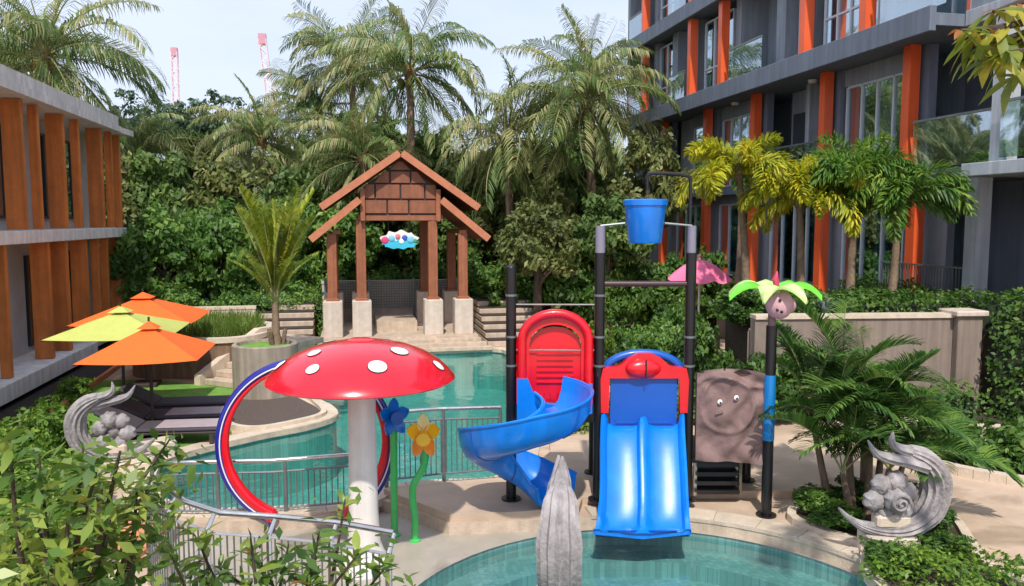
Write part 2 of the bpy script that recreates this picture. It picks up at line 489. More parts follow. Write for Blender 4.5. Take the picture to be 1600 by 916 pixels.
    def sheet(s, polys, z):
        s.flat = not s.f
        flat = [p for q in polys for p in q]
        tri = tessellate_polygon([[Vector((p[0], p[1], 0)) for p in q] for q in polys])
        return s.add([(p[0], p[1], z) for p in flat], [tuple(t) for t in tri])
    def extr(s, pts2, fr, d0, d1):
        """polygon pts2 (a,b) in the frame fr(a,b,d); extruded from depth d0 to d1"""
        n = len(pts2)
        vs = [fr(a, b, d0) for a, b in pts2] + [fr(a, b, d1) for a, b in pts2]
        fs = [(i, (i + 1) % n, n + (i + 1) % n, n + i) for i in range(n)]
        tri = tessellate_polygon([[Vector((a, b, 0)) for a, b in pts2]])
        fs += [tuple(n + i for i in t) for t in tri] + [tuple(t)[::-1] for t in tri]
        return s.add(vs, fs)
    def ring(s, inner, outer, z0, z1):
        """closed band between two rings of equal count"""
        n = len(inner)
        vs = [(p[0], p[1], z0) for p in inner] + [(p[0], p[1], z0) for p in outer] + [(p[0], p[1], z1) for p in inner] + [(p[0], p[1], z1) for p in outer]
        fs = []
        for i in range(n):
            j = (i + 1) % n
            fs += [(2 * n + i, 2 * n + j, 3 * n + j, 3 * n + i), (i, j, 2 * n + j, 2 * n + i), (n + i, 3 * n + i, 3 * n + j, n + j), (i, n + i, n + j, j)]
        return s.add(vs, fs)
    def mesh(s, name, m, smooth=False, off=(0, 0, 0)):
        me = bpy.data.meshes.new(name)
        o = off
        me.from_pydata([(v[0] - o[0], v[1] - o[1], v[2] - o[2]) for v in s.v], [], s.f)
        me.validate()
        import bmesh
        bm = bmesh.new(); bm.from_mesh(me)
        if s.flat:
            for f_ in bm.faces:
                f_.normal_update()
                if f_.normal.z < 0: f_.normal_flip()
        else:
            bmesh.ops.recalc_face_normals(bm, faces=bm.faces)
        bm.to_mesh(me); bm.free()
        me.materials.append(MATS[m] if isinstance(m, str) else m)
        if smooth:
            me.polygons.foreach_set('use_smooth', [True] * len(me.polygons))
            try: me.set_sharp_from_angle(angle=R(40))
            except Exception: pass
        return me
    def part(s, name, m, parent, smooth=False):
        me = s.mesh(name, m, smooth, BASE.get(parent.name, (0, 0, 0)))
        return link(name, me, parent)

BASE = {}
def link(name, me, parent=None):
    o = bpy.data.objects.new(name, me)
    COL.objects.link(o)
    if parent is not None:
        o.parent = parent
        BASE[o.name] = BASE.get(parent.name, (0, 0, 0))
    return o

def tag(o, label, cat, group=None):
    o['label'] = label; o['category'] = cat
    if group: o['group'] = group
    return o

def thing(name, label, cat, loc=(0, 0, 0), group=None, local=False):
    """Empty at the base; parts are given in world coordinates unless local"""
    o = bpy.data.objects.new(name, None)
    o.empty_display_size = 0.2
    COL.objects.link(o)
    o.location = loc
    BASE[o.name] = (0, 0, 0) if local else tuple(loc)
    return tag(o, label, cat, group)

def solo(name, mb, m, label, cat, base, group=None, smooth=False):
    me = mb.mesh(name, m, smooth, base)
    o = link(name, me); o.location = base
    return tag(o, label, cat, group)

def struct(name, mb, m, smooth=False):
    o = link(name, mb.mesh(name, m, smooth))
    o['kind'] = 'structure'
    return o

def copy_tree(o, parent=None):
    c = o.copy(); COL.objects.link(c); c.parent = parent
    for ch in list(o.children):
        copy_tree(ch, c)
    return c

def quads(name, Q, m):
    """numpy (n,4,3) quads to a mesh"""
    n = len(Q)
    me = bpy.data.meshes.new(name)
    me.vertices.add(n * 4); me.loops.add(n * 4); me.polygons.add(n)
    me.vertices.foreach_set('co', Q.reshape(-1).astype(np.float32))
    me.loops.foreach_set('vertex_index', np.arange(n * 4, dtype=np.int32))
    me.polygons.foreach_set('loop_start', np.arange(0, n * 4, 4, dtype=np.int32))
    me.update(calc_edges=True)
    me.materials.append(m)
    return me

def nrm(a):
    return a / np.maximum(1e-9, np.linalg.norm(a, axis=-1, keepdims=True))

def leaves(cent, out, size, aspect=0.5, spread=0.9, up=0.35, jit=0.55):
    """diamond leaves at cent (n,3), facing roughly out"""
    n = len(cent)
    nn = nrm(out * 0.7 + rng.normal(size=(n, 3)) * spread * 0.6 + np.array([0, 0, up]))
    t = nrm(np.cross(nn, rng.normal(size=(n, 3))))
    t[:, 2] -= 0.25
    t = nrm(t)
    b = nrm(np.cross(nn, t))
    l = (size * (1 + rng.uniform(-jit, jit, n)))[:, None]
    return np.stack([cent - t * l / 2, cent + b * l * aspect / 2 + nn * l * .06, cent + t * l / 2, cent - b * l * aspect / 2 + nn * l * .06], axis=1)

def crown_quads(rx, ry, rz, nclump, per, leaf, clump_r, shell=0.55, bottom=-0.6):
    c = []
    while len(c) < nclump:
        p = rng.normal(size=3); p /= np.linalg.norm(p)
        rad = (shell + (1 - shell) * rng.random()) * (0.82 + 0.3 * rng.random())
        p = p * rad
        if p[2] < bottom: continue
        c.append(p)
    c = np.array(c)
    P = []; O = []
    for p in c:
        q = rng.normal(size=(per, 3)); q = nrm(q) * (rng.random((per, 1)) ** 0.45)
        rr = clump_r * rng.uniform(0.65, 1.35)
        q = q * rr * np.array([1, 1, 0.75])
        P.append(p * np.array([rx, ry, rz]) + q)
        O.append(q / rr + p * 0.5)
    return leaves(np.concatenate(P), np.concatenate(O), leaf)

# ------------------------------------------------------------------ plants: shared crowns and fronds
CROWN = {
    'a': quads('crown', crown_quads(1, 1, 0.85, 90, 85, 0.13, 0.24), L_TREE),
    'b': quads('crown', crown_quads(1, 1, 0.9, 110, 70, 0.12, 0.21), L_DENSE),
    'c': quads('crown', crown_quads(1, 1, 0.75, 46, 48, 0.12, 0.20, 0.35), L_AIRY),
    'd': quads('crown', crown_quads(1, 1, 0.9, 80, 80, 0.12, 0.22), L_OLIVE),
    'h': quads('crown', crown_quads(1, 1, 0.9, 60, 60, 0.16, 0.26), L_HEDGE),
}
def tree(name, label, loc, h, r, kind='a', group=None, cz=None, sz=1.0, lean=0.0, trunk_r=0.14):
    t = thing(name, label, 'tree', loc, group, local=True)
    cz = cz if cz is not None else h - r * 0.8 * sz
    m = MB()
    a0 = random.random() * 6.28
    tip = Vector((lean, 0, cz))
    m.tube([(0, 0, -0.1), (lean * .2, .05, cz * 0.4), (lean * .6, -.04, cz * 0.75), tip], [trunk_r * 1.3, trunk_r, trunk_r * .8, trunk_r * .45], 8)
    for k in range(5):
        a = a0 + k * 1.26
        b0 = Vector((lean * .5, 0, cz * (0.55 + 0.07 * k)))
        m.tube([b0, b0 + Vector((math.cos(a) * r * .3, math.sin(a) * r * .3, r * .25)), b0 + Vector((math.cos(a) * r * .75, math.sin(a) * r * .75, r * .5))], [trunk_r * .5, trunk_r * .35, trunk_r * .12], 6)
    m.part('trunk', M_BARK, t, True)
    c = link('crown', CROWN[kind], t)
    c.location = (lean, 0, cz); c.scale = (r, r, r * sz); c.rotation_euler = (0, 0, random.random() * 6.28)
    return t

def frond_mesh(name, L, a0, droop, nl, ll, m, hang=0.5, plume=False, wd=0.035, stalk=0.12, rr=0.022, vee=0.25):
    """arching palm leaf along +X: rachis + rows of leaflets"""
    n = 14
    pts = []; x = z = 0.0
    for i in range(n + 1):
        pts.append((x, 0, z))
        a = a0 - droop * (i / n) ** 1.2
        x += math.cos(a) * L / n; z += math.sin(a) * L / n
    mb = MB()
    mb.tube(pts, [rr * (1 - 0.85 * i / n) for i in range(n + 1)], 4)
    nr = len(mb.f)
    P = np.array(pts)
    vs, fs = [], []
    for s in (-1, 1):
        for k in range(nl):
            u = stalk + (1 - stalk) * (k + 0.5 * (s > 0)) / nl
            f_ = u * n; i = min(n - 1, int(f_))
            p = P[i] + (P[i + 1] - P[i]) * (f_ - i)
            tg = P[i + 1] - P[i]; tg = tg / np.linalg.norm(tg)
            nl_ = np.array([-tg[2], 0, tg[0]])
            if m is L_COCO and random.random() < .10: continue
            ln = ll * (0.35 + 0.65 * math.sin(PI * min(1, (u - stalk) / (1 - stalk) * 0.86 + 0.12))) * random.uniform(.85, 1.1)
            if plume:
                th = random.uniform(-1.2, 1.4)
                side = np.array([0, s * math.cos(th), 0]) + nl_ * math.sin(th)
                d = side * 0.8 + tg * 0.55
            else:
                d = np.array([0, s * 1.0, 0]) * 0.85 + tg * (0.35 + 0.5 * u) + nl_ * (vee + random.uniform(-.12, .12))
            d = d / np.linalg.norm(d)
            d2 = d + np.array([0, 0, -hang * random.uniform(.6, 1.3)]); d2 = d2 / np.linalg.norm(d2)
            d3 = d2 + np.array([0, 0, -hang * 1.0]); d3 = d3 / np.linalg.norm(d3)
            q0 = p; q1 = p + d * ln * .4; q2 = q1 + d2 * ln * .35; q3 = q2 + d3 * ln * .25
            w_ = np.cross(d, np.array([0, 0, 1.0])); 
            w_ = w_ / max(1e-6, np.linalg.norm(w_)); w_ = w_ * wd * .5
            b = len(vs)
            vs += [q0 - w_ * .6, q0 + w_ * .6, q1 - w_, q1 + w_, q2 - w_ * .8, q2 + w_ * .8, q3]
            fs += [(b, b + 1, b + 3, b + 2), (b + 2, b + 3, b + 5, b + 4), (b + 4, b + 5, b + 6)]
    mb.add(vs, fs)
    me = bpy.data.meshes.new(name)
    me.from_pydata(mb.v, [], mb.f)
    me.materials.append(m)
    me.materials.append(L_RACH)
    for i in range(nr): me.polygons[i].material_index = 1
    return me

COCO = [frond_mesh('frond', 1.0, R(a), R(d), 46, .27, L_COCO, hang=h_, wd=.012, rr=.010, stalk=.14) for a, d, h_ in ((86, 40, .7), (68, 82, 1.1), (50, 104, 1.4), (28, 100, 1.6), (6, 82, 1.5), (-20, 58, 1.2), (-45, 38, .9), (82, 30, .6), (62, 96, 1.5), (44, 90, 1.2), (22, 108, 1.3), (0, 72, 1.7), (-26, 52, 1.0), (-50, 34, .8))]
FOXG = [frond_mesh('frond', 1.0, R(a), R(d), 85, .27, L_GPALM, hang=.5, plume=True, wd=.026, stalk=.10, rr=.012) for a, d in ((80, 100), (58, 135), (36, 130), (12, 105))]
FOXY = [frond_mesh('frond', 1.0, R(a), R(d), 85, .27, L_YPALM, hang=.5, plume=True, wd=.026, stalk=.10, rr=.012) for a, d in ((80, 100), (58, 125), (36, 120), (12, 100))]
AREC = [frond_mesh('frond', 1.0, R(a), R(d), 40, .30, L_ARECA, hang=.35, wd=.022, stalk=.18, rr=.011, vee=.5) for a, d in ((82, 50), (68, 80), (50, 90), (30, 85), (8, 60))]
YOUN = [frond_mesh('frond', 1.0, R(a), R(d), 46, .17, L_YOUNG, hang=.3, wd=.016, stalk=.18, rr=.011, vee=.4) for a, d in ((89, 10), (85, 22), (79, 30), (62, 34))]

def palm(name, label, base, top, fr, spec, L, trunk_r=0.13, group=None, nuts=0, cat='palm tree', swell=1.0, ring=True, fibre=True, seed=0, tm=None, jit=1.0):
    rnd = random.Random(seed + int(abs(base[0] * 100)) + int(base[1] * 10))
    t = thing(name, label, cat, base, group, local=True)
    tp = Vector(top) - Vector(base)
    n = max(6, int(tp.length * 4)) if ring else 6
    m = MB()
    pts, rad = [], []
    for i in range(n + 1):
        u = i / n
        p = tp * u + Vector((math.sin(u * 3.1) * .10 * tp.length * .12, 0, 0))
        pts.append(p - Vector((0, 0, 0.1 if i == 0 else 0)))
        rad.append(trunk_r * (1.25 - .45 * u) * (1 + (.07 if i % 2 else -.04)) * (1 + (swell - 1) * max(0, 1 - u * 3)))
    m.tube(pts, rad, 9)
    m.part('trunk', tm or M_TRUNK, t, True)
    if fibre:
        f_ = MB().lathe([(trunk_r * .75, -.35 * L * .35), (trunk_r * 1.5, -.05), (trunk_r * 1.3, .14), (trunk_r * .2, .3)], (tp.x, tp.y, tp.z), 9)
        f_.part('crown_shaft', M_FIBRE if fr is COCO else M_TRUNK, t, True)
    for (k, cnt, sc) in spec:
        a0 = rnd.random() * 6.28
        for i in range(cnt):
            o = link('frond', fr[k + (7 if len(fr) > 7 and rnd.random() < .5 else 0)], t)
            o.location = (tp.x, tp.y, tp.z + rnd.uniform(-.08, .1) * L * .3)
            a = a0 + i * 2 * PI / cnt + rnd.uniform(-.28, .28)
            l_ = L * sc * rnd.uniform(.86, 1.1)
            o.scale = (l_, l_, l_)
            o.rotation_euler = (rnd.uniform(-.6, .6) * jit, rnd.uniform(-.28, .22) * jit, a)
    for i in range(nuts):
        a = rnd.random() * 6.28
        link('coconut', NUT, t).location = (tp.x + math.cos(a) * trunk_r * 2.1, tp.y + math.sin(a) * trunk_r * 2.1, tp.z - .2 - rnd.random() * .25)
    return t
NUT = MB().ball((0, 0, 0), .13, 10, (1, 1, 1.2)).mesh('coconut', M_NUT, True)
COCO_SPEC = [(0, 3, .9), (1, 5, 1.0), (2, 5, 1.05), (3, 6, 1.05), (4, 5, 1.0), (5, 5, .95), (6, 4, .85)]

# ------------------------------------------------------------------ setting: ground, pools, decks
def catmull(p, n=5, closed=True):
    out = []
    N = len(p)
    for i in range(N if closed else N - 1):
        g = lambda k: p[k % N] if closed else p[min(max(k, 0), N - 1)]
        a, b, c, d = g(i - 1), g(i), g(i + 1), g(i + 2)
        for k in range(n):
            t = k / n
            out.append(tuple(0.5 * (2 * b[j] + (c[j] - a[j]) * t + (2 * a[j] - 5 * b[j] + 4 * c[j] - d[j]) * t * t + (3 * b[j] - a[j] - 3 * c[j] + d[j]) * t ** 3) for j in range(len(b))))
    if not closed: out.append(tuple(p[-1]))
    return out

def offset(poly, d):
    """move a closed polygon outward by d (counter-clockwise or not)"""
    n = len(poly)
    ar = sum(poly[i][0] * poly[(i + 1) % n][1] - poly[(i + 1) % n][0] * poly[i][1] for i in range(n))
    sg = 1 if ar > 0 else -1
    out = []
    for i in range(n):
        a, b = poly[i - 1], poly[(i + 1) % n]
        tx, ty = b[0] - a[0], b[1] - a[1]
        l = math.hypot(tx, ty) or 1
        out.append((poly[i][0] + sg * ty / l * d, poly[i][1] - sg * tx / l * d))
    return out

POOL = [(-1.35, 21.2), (1.5, 21.2), (4.1, 20.9)] 
POOL = [(-1.35, 21.15), (0.3, 21.2), (2.3, 21.2), (4.0, 20.95), (3.75, 18), (3.1, 14.2), (2.45, 11.4), (1.95, 10.42), (1.1, 10.4), (0.42, 10.34),
        (-0.05, 9.85), (-0.95, 9.78), (-2.0, 10.0), (-2.55, 10.8), (-2.69, 12.2), (-1.6, 13.25), (-0.8, 13.75), (-0.33, 14.35), (-0.42, 15.1), (-0.8, 16.0), (-1.25, 17.0), (-1.5, 18.5)]
POOL = catmull(POOL, 4)
WC, WR = (2.65, 6.2), 2.6
def arc(c, r_, a0, a1, n):
    return [(c[0] + r_ * math.cos(R(a0 + (a1 - a0) * i / n)), c[1] + r_ * math.sin(R(a0 + (a1 - a0) * i / n))) for i in range(n + 1)]
PAD = [(-2.0, 9.55), (-0.95, 9.45), (-0.05, 9.5), (0.30, 9.9), (0.52, 9.68), (1.06, 8.93), (1.9, 8.86)] + arc(WC, WR, 90, -170, 44) + [(0.3, 5.2), (0.1, 6.3), (-0.75, 6.85), (-1.45, 7.1), (-1.9, 7.8), (-2.15, 8.6)]
BIG = [(-400, -60), (400, -60), (400, 600), (-400, 600)]
struct('ground', MB().sheet([BIG, POOL, PAD], 0.0), M_DECK)
WADE = arc(WC, WR - 0.02, 0, 360, 64)[:-1]
struct('splash_pad', MB().sheet([PAD, offset(WADE, -0.03)], -0.14), M_PAD)
edge = MB()
for i in range(len(PAD)):
    a, b = PAD[i], PAD[(i + 1) % len(PAD)]
    edge.add([(a[0], a[1], -0.15), (b[0], b[1], -0.15), (b[0], b[1], 0), (a[0], a[1], 0)], [(0, 1, 2, 3)])
struct('splash_pad_edge', edge, M_STEP)
# main pool basin, coping and water
basin = MB()
for i in range(len(POOL)):
    a, b = POOL[i], POOL[(i + 1) % len(POOL)]
    basin.add([(a[0], a[1], -1.1), (b[0], b[1], -1.1), (b[0], b[1], -0.001), (a[0], a[1], -0.001)], [(0, 1, 2, 3)])
basin.sheet([POOL], -1.1)
struct('pool_basin', basin, M_POOLT)
def stones(parent_name, inner, outer, z0, z1, step, closed=True):
    par = struct(parent_name, MB().prism(outer + inner[::-1], z0, z1 - .014) if not closed else MB().ring(inner, outer, z0, z1 - .014), M_STEP)
    seg = [0.0]
    N_ = len(inner)
    for i in range(N_ if closed else N_ - 1):
        a, b = outer[i], outer[(i + 1) % N_]
        seg.append(seg[-1] + math.hypot(b[0] - a[0], b[1] - a[1]))
    T_ = seg[-1]; cnt = int(T_ / step)
    def at(poly, d):
        d = min(max(d, 0), T_ - 1e-6)
        i = int(np.searchsorted(seg, d, side='right')) - 1
        k = (d - seg[i]) / max(1e-9, seg[i + 1] - seg[i])
        a, b = poly[i], poly[(i + 1) % N_]
        return (a[0] + (b[0] - a[0]) * k, a[1] + (b[1] - a[1]) * k)
    for c in range(cnt):
        d0, d1 = T_ * c / cnt + .006, T_ * (c + 1) / cnt - .006
        dd = [d0, d0 + (d1 - d0) / 3, d0 + 2 * (d1 - d0) / 3, d1]
        pl_ = [at(outer, d) for d in dd] + [at(inner, d) for d in dd[::-1]]
        MB().prism(pl_, z1 - .013, z1 + random.uniform(-.003, .004)).part('coping_stone', M_CSTONE, par)
    return par
M_CSTONE = mat('coping_stone_piece', srgb(205, 188, 168), 0.7, 0.16, 5, 0.3, 50, obj_rand=.10)
stones('pool_coping', offset(POOL, -0.04), offset(POOL, 0.26), -0.06, 0.035, .62)
struct('pool_water', MB().sheet([offset(POOL, -0.001)], -0.09), M_WATER)
# wading pool: basin with two curved submerged steps, kerb on the deck side
wb = MB()
for rad, z0, z1 in ((WR - .03, -0.14, -0.34), (WR - .5, -0.34, -0.52), (WR - 0.95, -0.52, -0.72)):
    A = arc(WC, rad, 0, 360, 64)[:-1]
    for i in range(64):
        a, b = A[i], A[(i + 1) % 64]
        wb.add([(a[0], a[1], z1), (b[0], b[1], z1), (b[0], b[1], z0), (a[0], a[1], z0)], [(0, 1, 2, 3)])
    inner = arc(WC, rad - (.47 if z1 > -.6 else rad - .01), 0, 360, 64)[:-1]
    for i in range(64):
        j = (i + 1) % 64
        wb.add([(A[i][0], A[i][1], z1), (A[j][0], A[j][1], z1), (inner[j][0], inner[j][1], z1), (inner[i][0], inner[i][1], z1)], [(0, 1, 2, 3)])
struct('wading_pool_basin', wb, M_WADET)
struct('wading_pool_water', MB().sheet([WADE], -0.19), M_WATER2)
ko = arc(WC, WR + .30, 88, -60, 40); ki = arc(WC, WR - .015, 88, -60, 40)
stones('wading_pool_coping', ki, ko, -0.02, 0.03, .52, False)
# raised play deck
DECK = [(0.36, 10.0), (0.55, 9.70), (1.08, 8.95), (1.9, 8.88), (2.62, 8.90), (2.75, 9.2), (4.2, 9.14), (5.75, 8.84), (6.3, 9.5), (6.6, 12.0), (6.9, 12.6), (9.2, 19.5), (4.6, 20.6), (4.15, 18), (3.5, 14.1), (2.85, 11.2), (2.2, 10.15), (0.42, 10.06)]
struct('play_deck', MB().prism(DECK, -0.3, 0.10), M_DECK)
struct('terrace_paving', MB().prism([(5.2, 17.8), (12, 17.2), (12, 21.6), (4.6, 21.6)], -0.2, 0.13), M_DECK)
# garden sheets
struct('lawn', MB().sheet([catmull([(-5.2, 11.6), (-3.0, 11.9), (-2.95, 12.5), (-1.95, 13.35), (-2.35, 14.4), (-2.3, 15.6), (-1.7, 16.9), (-2.3, 17.5), (-3.3, 17.9), (-5.6, 18.6), (-6.0, 15)], 3)], 0.012), M_LAWN)
struct('garden_soil', MB().sheet([[(-9, 2), (-0.4, 2), (0.2, 4.9), (-0.1, 6.0), (-0.95, 6.6), (-1.7, 6.85), (-2.3, 7.8), (-2.75, 9.6), (-3.2, 11.3), (-4.6, 12.2), (-5.6, 16), (-6.1, 26), (-12, 26), (-12, 2)]], 0.008), M_SOIL)
struct('woodland_soil', MB().sheet([[(-60, 26.5), (-6.2, 26.2), (-5, 22.6), (-2.6, 22.6), (-2.6, 26), (4.6, 26), (5.2, 21.9), (11.6, 21.9), (11.6, 26), (40, 36), (60, 90), (-60, 90)]], 0.006), M_SOIL)
BEDA = catmull([(5.0, 5.6), (4.95, 6.6), (5.35, 7.3), (5.15, 7.75), (5.05, 8.2), (5.5, 8.6), (6.2, 8.75), (6.75, 8.5), (6.75, 7.8), (6.45, 7.2), (6.15, 6.6), (6.1, 5.6)], 4)
struct('planting_bed', MB().sheet([BEDA], 0.045), M_SOIL)
struct('bed_kerb', MB().ring(BEDA, offset(BEDA, 0.10), -0.02, 0.09), M_COPING)
BEDB = [(8.0, 11.9), (8.0, 10.2), (8.25, 9.35), (8.9, 8.6), (10.0, 7.7), (13.5, 5.5), (13.5, 12.0), (10.4, 12.1)]
struct('planting_bed.001', MB().sheet([BEDB], 0.05), M_SOIL)
ke = catmull([(7.95, 11.9, 0), (7.95, 10.2, 0), (8.2, 9.3, 0), (8.85, 8.55, 0), (9.95, 7.65, 0), (13.5, 5.4, 0)], 5, False)
km = MB()
for a, b in zip(ke, ke[1:]):
    km.bar((a[0], a[1], .05), (b[0], b[1], .05), .14, .16)
struct('bed_kerb.001', km, M_COPING)
lw = MB()
for a, b in zip(*(lambda q: (q, q[1:]))(catmull([(8.4, 12.0, 0), (8.7, 11.3, 0), (9.5, 10.75, 0), (10.6, 10.2, 0), (12.5, 9.0, 0)], 4, False))):
    lw.bar((a[0], a[1], .14), (b[0], b[1], .14), .2, .3)
struct('low_garden_wall', lw, M_COPING)

struct('ledge_shade_sheet', MB().sheet([[(-7.2, 10), (-6.0, 10), (-5.25, 12), (-5.5, 20), (-5.9, 25.5), (-7.2, 25.5)]], .014), mat('shade_dark_soil', srgb(40, 33, 28), .8, .3, 5, .6, 30))  # soil colour darkened to paint the shade below the house ledge; no gutter
struct('bank_kerb', MB().bar((-5.2, 12, .05), (-5.45, 20, .05), .08, .14).bar((-5.45, 20, .05), (-5.85, 25.4, .05), .08, .139), M_TERRA)

# upper terrace behind the retaining wall (building side)
struct('upper_terrace', MB().prism([(7.2, 13.0), (10.7, 12.75), (11.3, 12.3), (13.2, 8), (30, 8), (30, 40), (11.5, 40), (11.3, 21.0), (9.6, 17.2), (7.5, 15.0)], -0.3, 1.5), M_SOIL)
rw = thing('retaining_wall', 'beige rendered retaining wall ending in a capped pillar beside the ivy hedge', 'wall', (9, 12.7, 0))
MB().bar((7.0, 12.95, 0.87), (10.62, 12.48, 0.87), .22, 1.80).part('wall_panel', M_WALLB, rw)
MB().bar((7.0, 12.95, 1.80), (10.62, 12.48, 1.80), .30, .07).part('wall_coping', M_COPING, rw)
MB().box((10.85, 12.42, 0.88), (.46, .46, 1.84), -.12, bev=.015).part('pillar', M_WALLB, rw)
MB().box((10.85, 12.42, 1.85), (.60, .60, .10), -.12, bev=.02).part('pillar_cap', M_STONE, rw)
rw2 = solo('retaining_wall', MB().bar((7.1, 13.1, 0.75), (9.5, 17.1, 0.75), .2, 1.5).bar((9.5, 17.1, .75), (11.3, 21, .75), .2, 1.5), M_WALLB, 'long beige wall beside the paved terrace with the pink parasol', 'wall', (8, 15, 0))

# ------------------------------------------------------------------ left house
lb = thing('orange_fin_house', 'two-storey grey house with orange timber fins on its upper and lower floors', 'house', (-8, 18, 0))
MB().b6(-14, -7.35, 9, 25.0, 3.28, 5.95).part('upper_wall', M_LBW, lb)
MB().b6(-14, -7.35, 9, 24.9, 0.42, 3.05).part('lower_wall', M_LBW, lb)
MB().b6(-14, -6.38, 8.8, 25.05, 3.04, 3.30, .01).part('floor_slab', M_LBS, lb)
MB().b6(-14, -6.30, 8.8, 21.6, 0.12, 0.46, .01).part('ground_slab', M_LBS, lb)
MB().b6(-14, -6.72, 21.62, 25.0, 0.12, 0.44, .01).part('ground_slab', M_LBS, lb)
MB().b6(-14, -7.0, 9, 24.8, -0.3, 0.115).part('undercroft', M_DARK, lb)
rf = MB()
rf.prism([(-14.4, 8.5), (-6.22, 8.5), (-6.22, 24.3), (-14.4, 24.3)], 5.96, 6.12)
rf.prism([(-14.4, 24.3), (-6.22, 24.3), (-6.15, 25.3), (-14.4, 25.3)], 5.94, 6.10)
rfo = rf.part('roof', M_LBS, lb)
MB().b6(-14.3, -6.26, 8.6, 24.2, 6.12, 6.38).part('roof_parapet', M_LBS, rfo)
fin_y_up = [10.4, 11.9, 13.4, 14.9, 16.1, 18.0, 18.85, 20.4, 21.45, 23.3, 24.2, 24.98]
fin_y_lo = [10.4, 12.0, 13.6, 15.2, 16.85, 19.1, 20.25, 21.65, 22.6, 23.4, 24.93]
for ys, z0, z1, big in ((fin_y_up, 3.32, 5.94, (18.0, 20.4, 23.3)), (fin_y_lo, 0.47, 3.03, (19.1, 20.25, 21.65, 24.93))):
    for y in ys:
        d = .34 if y in big else .15
        MB().b6(-6.5 - d, -6.5, y - .05, y + .05, z0, z1).part('fin', M_FIN, lb)
        MB().b6(-6.505, -6.465, y - .065, y + .065, z0, z1).part('fin_edge', M_FIN, lb)
for z0, z1, wins in ((3.55, 5.6, ((11, 13.6), (14.5, 16), (18.3, 20.1), (20.9, 22.2), (22.8, 24.2))), (0.6, 2.7, ((11, 14.5), (15.3, 18.9), (20.1, 21.4), (22.0, 24.4)))):
    for y0, y1 in wins:
        fw = MB()
        for a, b in ((y0, y0 + .06), ((y0 + y1) / 2 - .03, (y0 + y1) / 2 + .03), (y1 - .06, y1)):
            fw.b6(-7.36, -7.28, a, b, z0, z1)
        for a in (z0, z1 - .06): fw.b6(-7.355, -7.285, y0 + .06, y1 - .06, a, a + .06)
        wn = fw.part('window', M_DFRAME, lb)
        MB().b6(-7.345, -7.315, y0 + .05, y1 - .05, z0 + .05, z1 - .05).part('pane', M_WGLASS, wn)
        MB().b6(-7.352, -7.348, y0 + .05, y1 - .05, z0 + .05, z1 - .05).part('dark_room', M_DARK, wn)

# ------------------------------------------------------------------ right apartment block
rb = thing('apartment_block', 'dark grey apartment block with orange columns, glass balconies and tall windows', 'building', (14, 22, 1.5))
XE = 11.8
def rwin(y0, y1, z0, z1, x, ncol=2, trans=True, cur=True, parent=rb):
    fw = MB()
    t_ = .055
    ys = [y0 + (y1 - y0) * i / ncol for i in range(ncol + 1)]
    for i, y in enumerate(ys):
        fw.b6(x - .05, x + .05, y - t_ / 2, y + t_ / 2, z0, z1)
    hz = [z0, z1] + ([z0 + (z1 - z0) * .36] if trans else [])
    for z_ in hz:
        for a, b in zip(ys, ys[1:]):
            fw.b6(x - .045, x + .045, a + t_ / 2, b - t_ / 2, z_ - t_ / 2, z_ + t_ / 2)
    wn = fw.part('window', M_FRAME, parent)
    for a, b in zip(ys, ys[1:]):
        MB().b6(x - .006, x + .006, a + t_ / 2, b - t_ / 2, z0 + t_ / 2, z1 - t_ / 2).part('pane', M_WGLASS, wn)
    if cur:
        c = MB()
        for i in range(int((y1 - y0) / .09)):
            y = y0 + .05 + i * .09
            if math.sin(i * .55 + y0 * 3) > -.15:
                c.b6(x + .14, x + .17 + .03 * (i % 2), y, y + .085, z0, z1)
        c.part('curtain', M_CURT, wn)
def balus(y0, y1, z0, x, h=1.05):
    b = MB().b6(x - .006, x + .006, y0, y1, z0 + .06, z0 + h - .02).part('balustrade_pane', M_BGLASS, rb)
    MB().b6(x - .03, x + .03, y0, y1, z0 + h - .02, z0 + h + .03).part('handrail', M_DRAIL, b)
# storey floors
F0, F1, F2, F3, F4, F5 = 1.5, 4.62, 7.78, 11.0, 14.2, 17.4
YF, YN = 34.6, 15.2
back = MB().b6(14.6, 30, 6, 34.5, 1.4, 17.4)
back.part('rear_wall', M_RBW, rb)
# slabs
for z1, th in ((F2, .26), (F3, .26), (F4, .26), (F5, .3)):
    MB().b6(XE, 14.6, YN, YF, z1 - th, z1, .01).part('floor_slab', M_RBD, rb)
    MB().b6(XE - .03, XE + .12, YN - .02, YF + .02, z1 - th - .12, z1 + .14, .012).part('slab_edge', M_RBD, rb)
    MB().b6(12.6, 14.6, 6, YN - .02, z1 - th, z1 + .05, .01).part('floor_slab', M_RBL, rb)
for y0, y1, x in ((14.3, YF - .3, 12.55), (6, 14.28, 11.9)):
    MB().b6(x, 14.6, y0, y1, F1 - .25, F1, .01).part('floor_slab', M_RBL if x < 12 else M_RBD, rb)
# end wall (far) and its lighter return
MB().b6(12.5, 14.6, 34.15, 34.5, 1.4, F2 - .27).part('end_wall', M_RBL, rb)
MB().b6(12.1, 14.6, 34.2, 34.5, F2, F4 - .3).part('end_wall', M_RBW, rb)
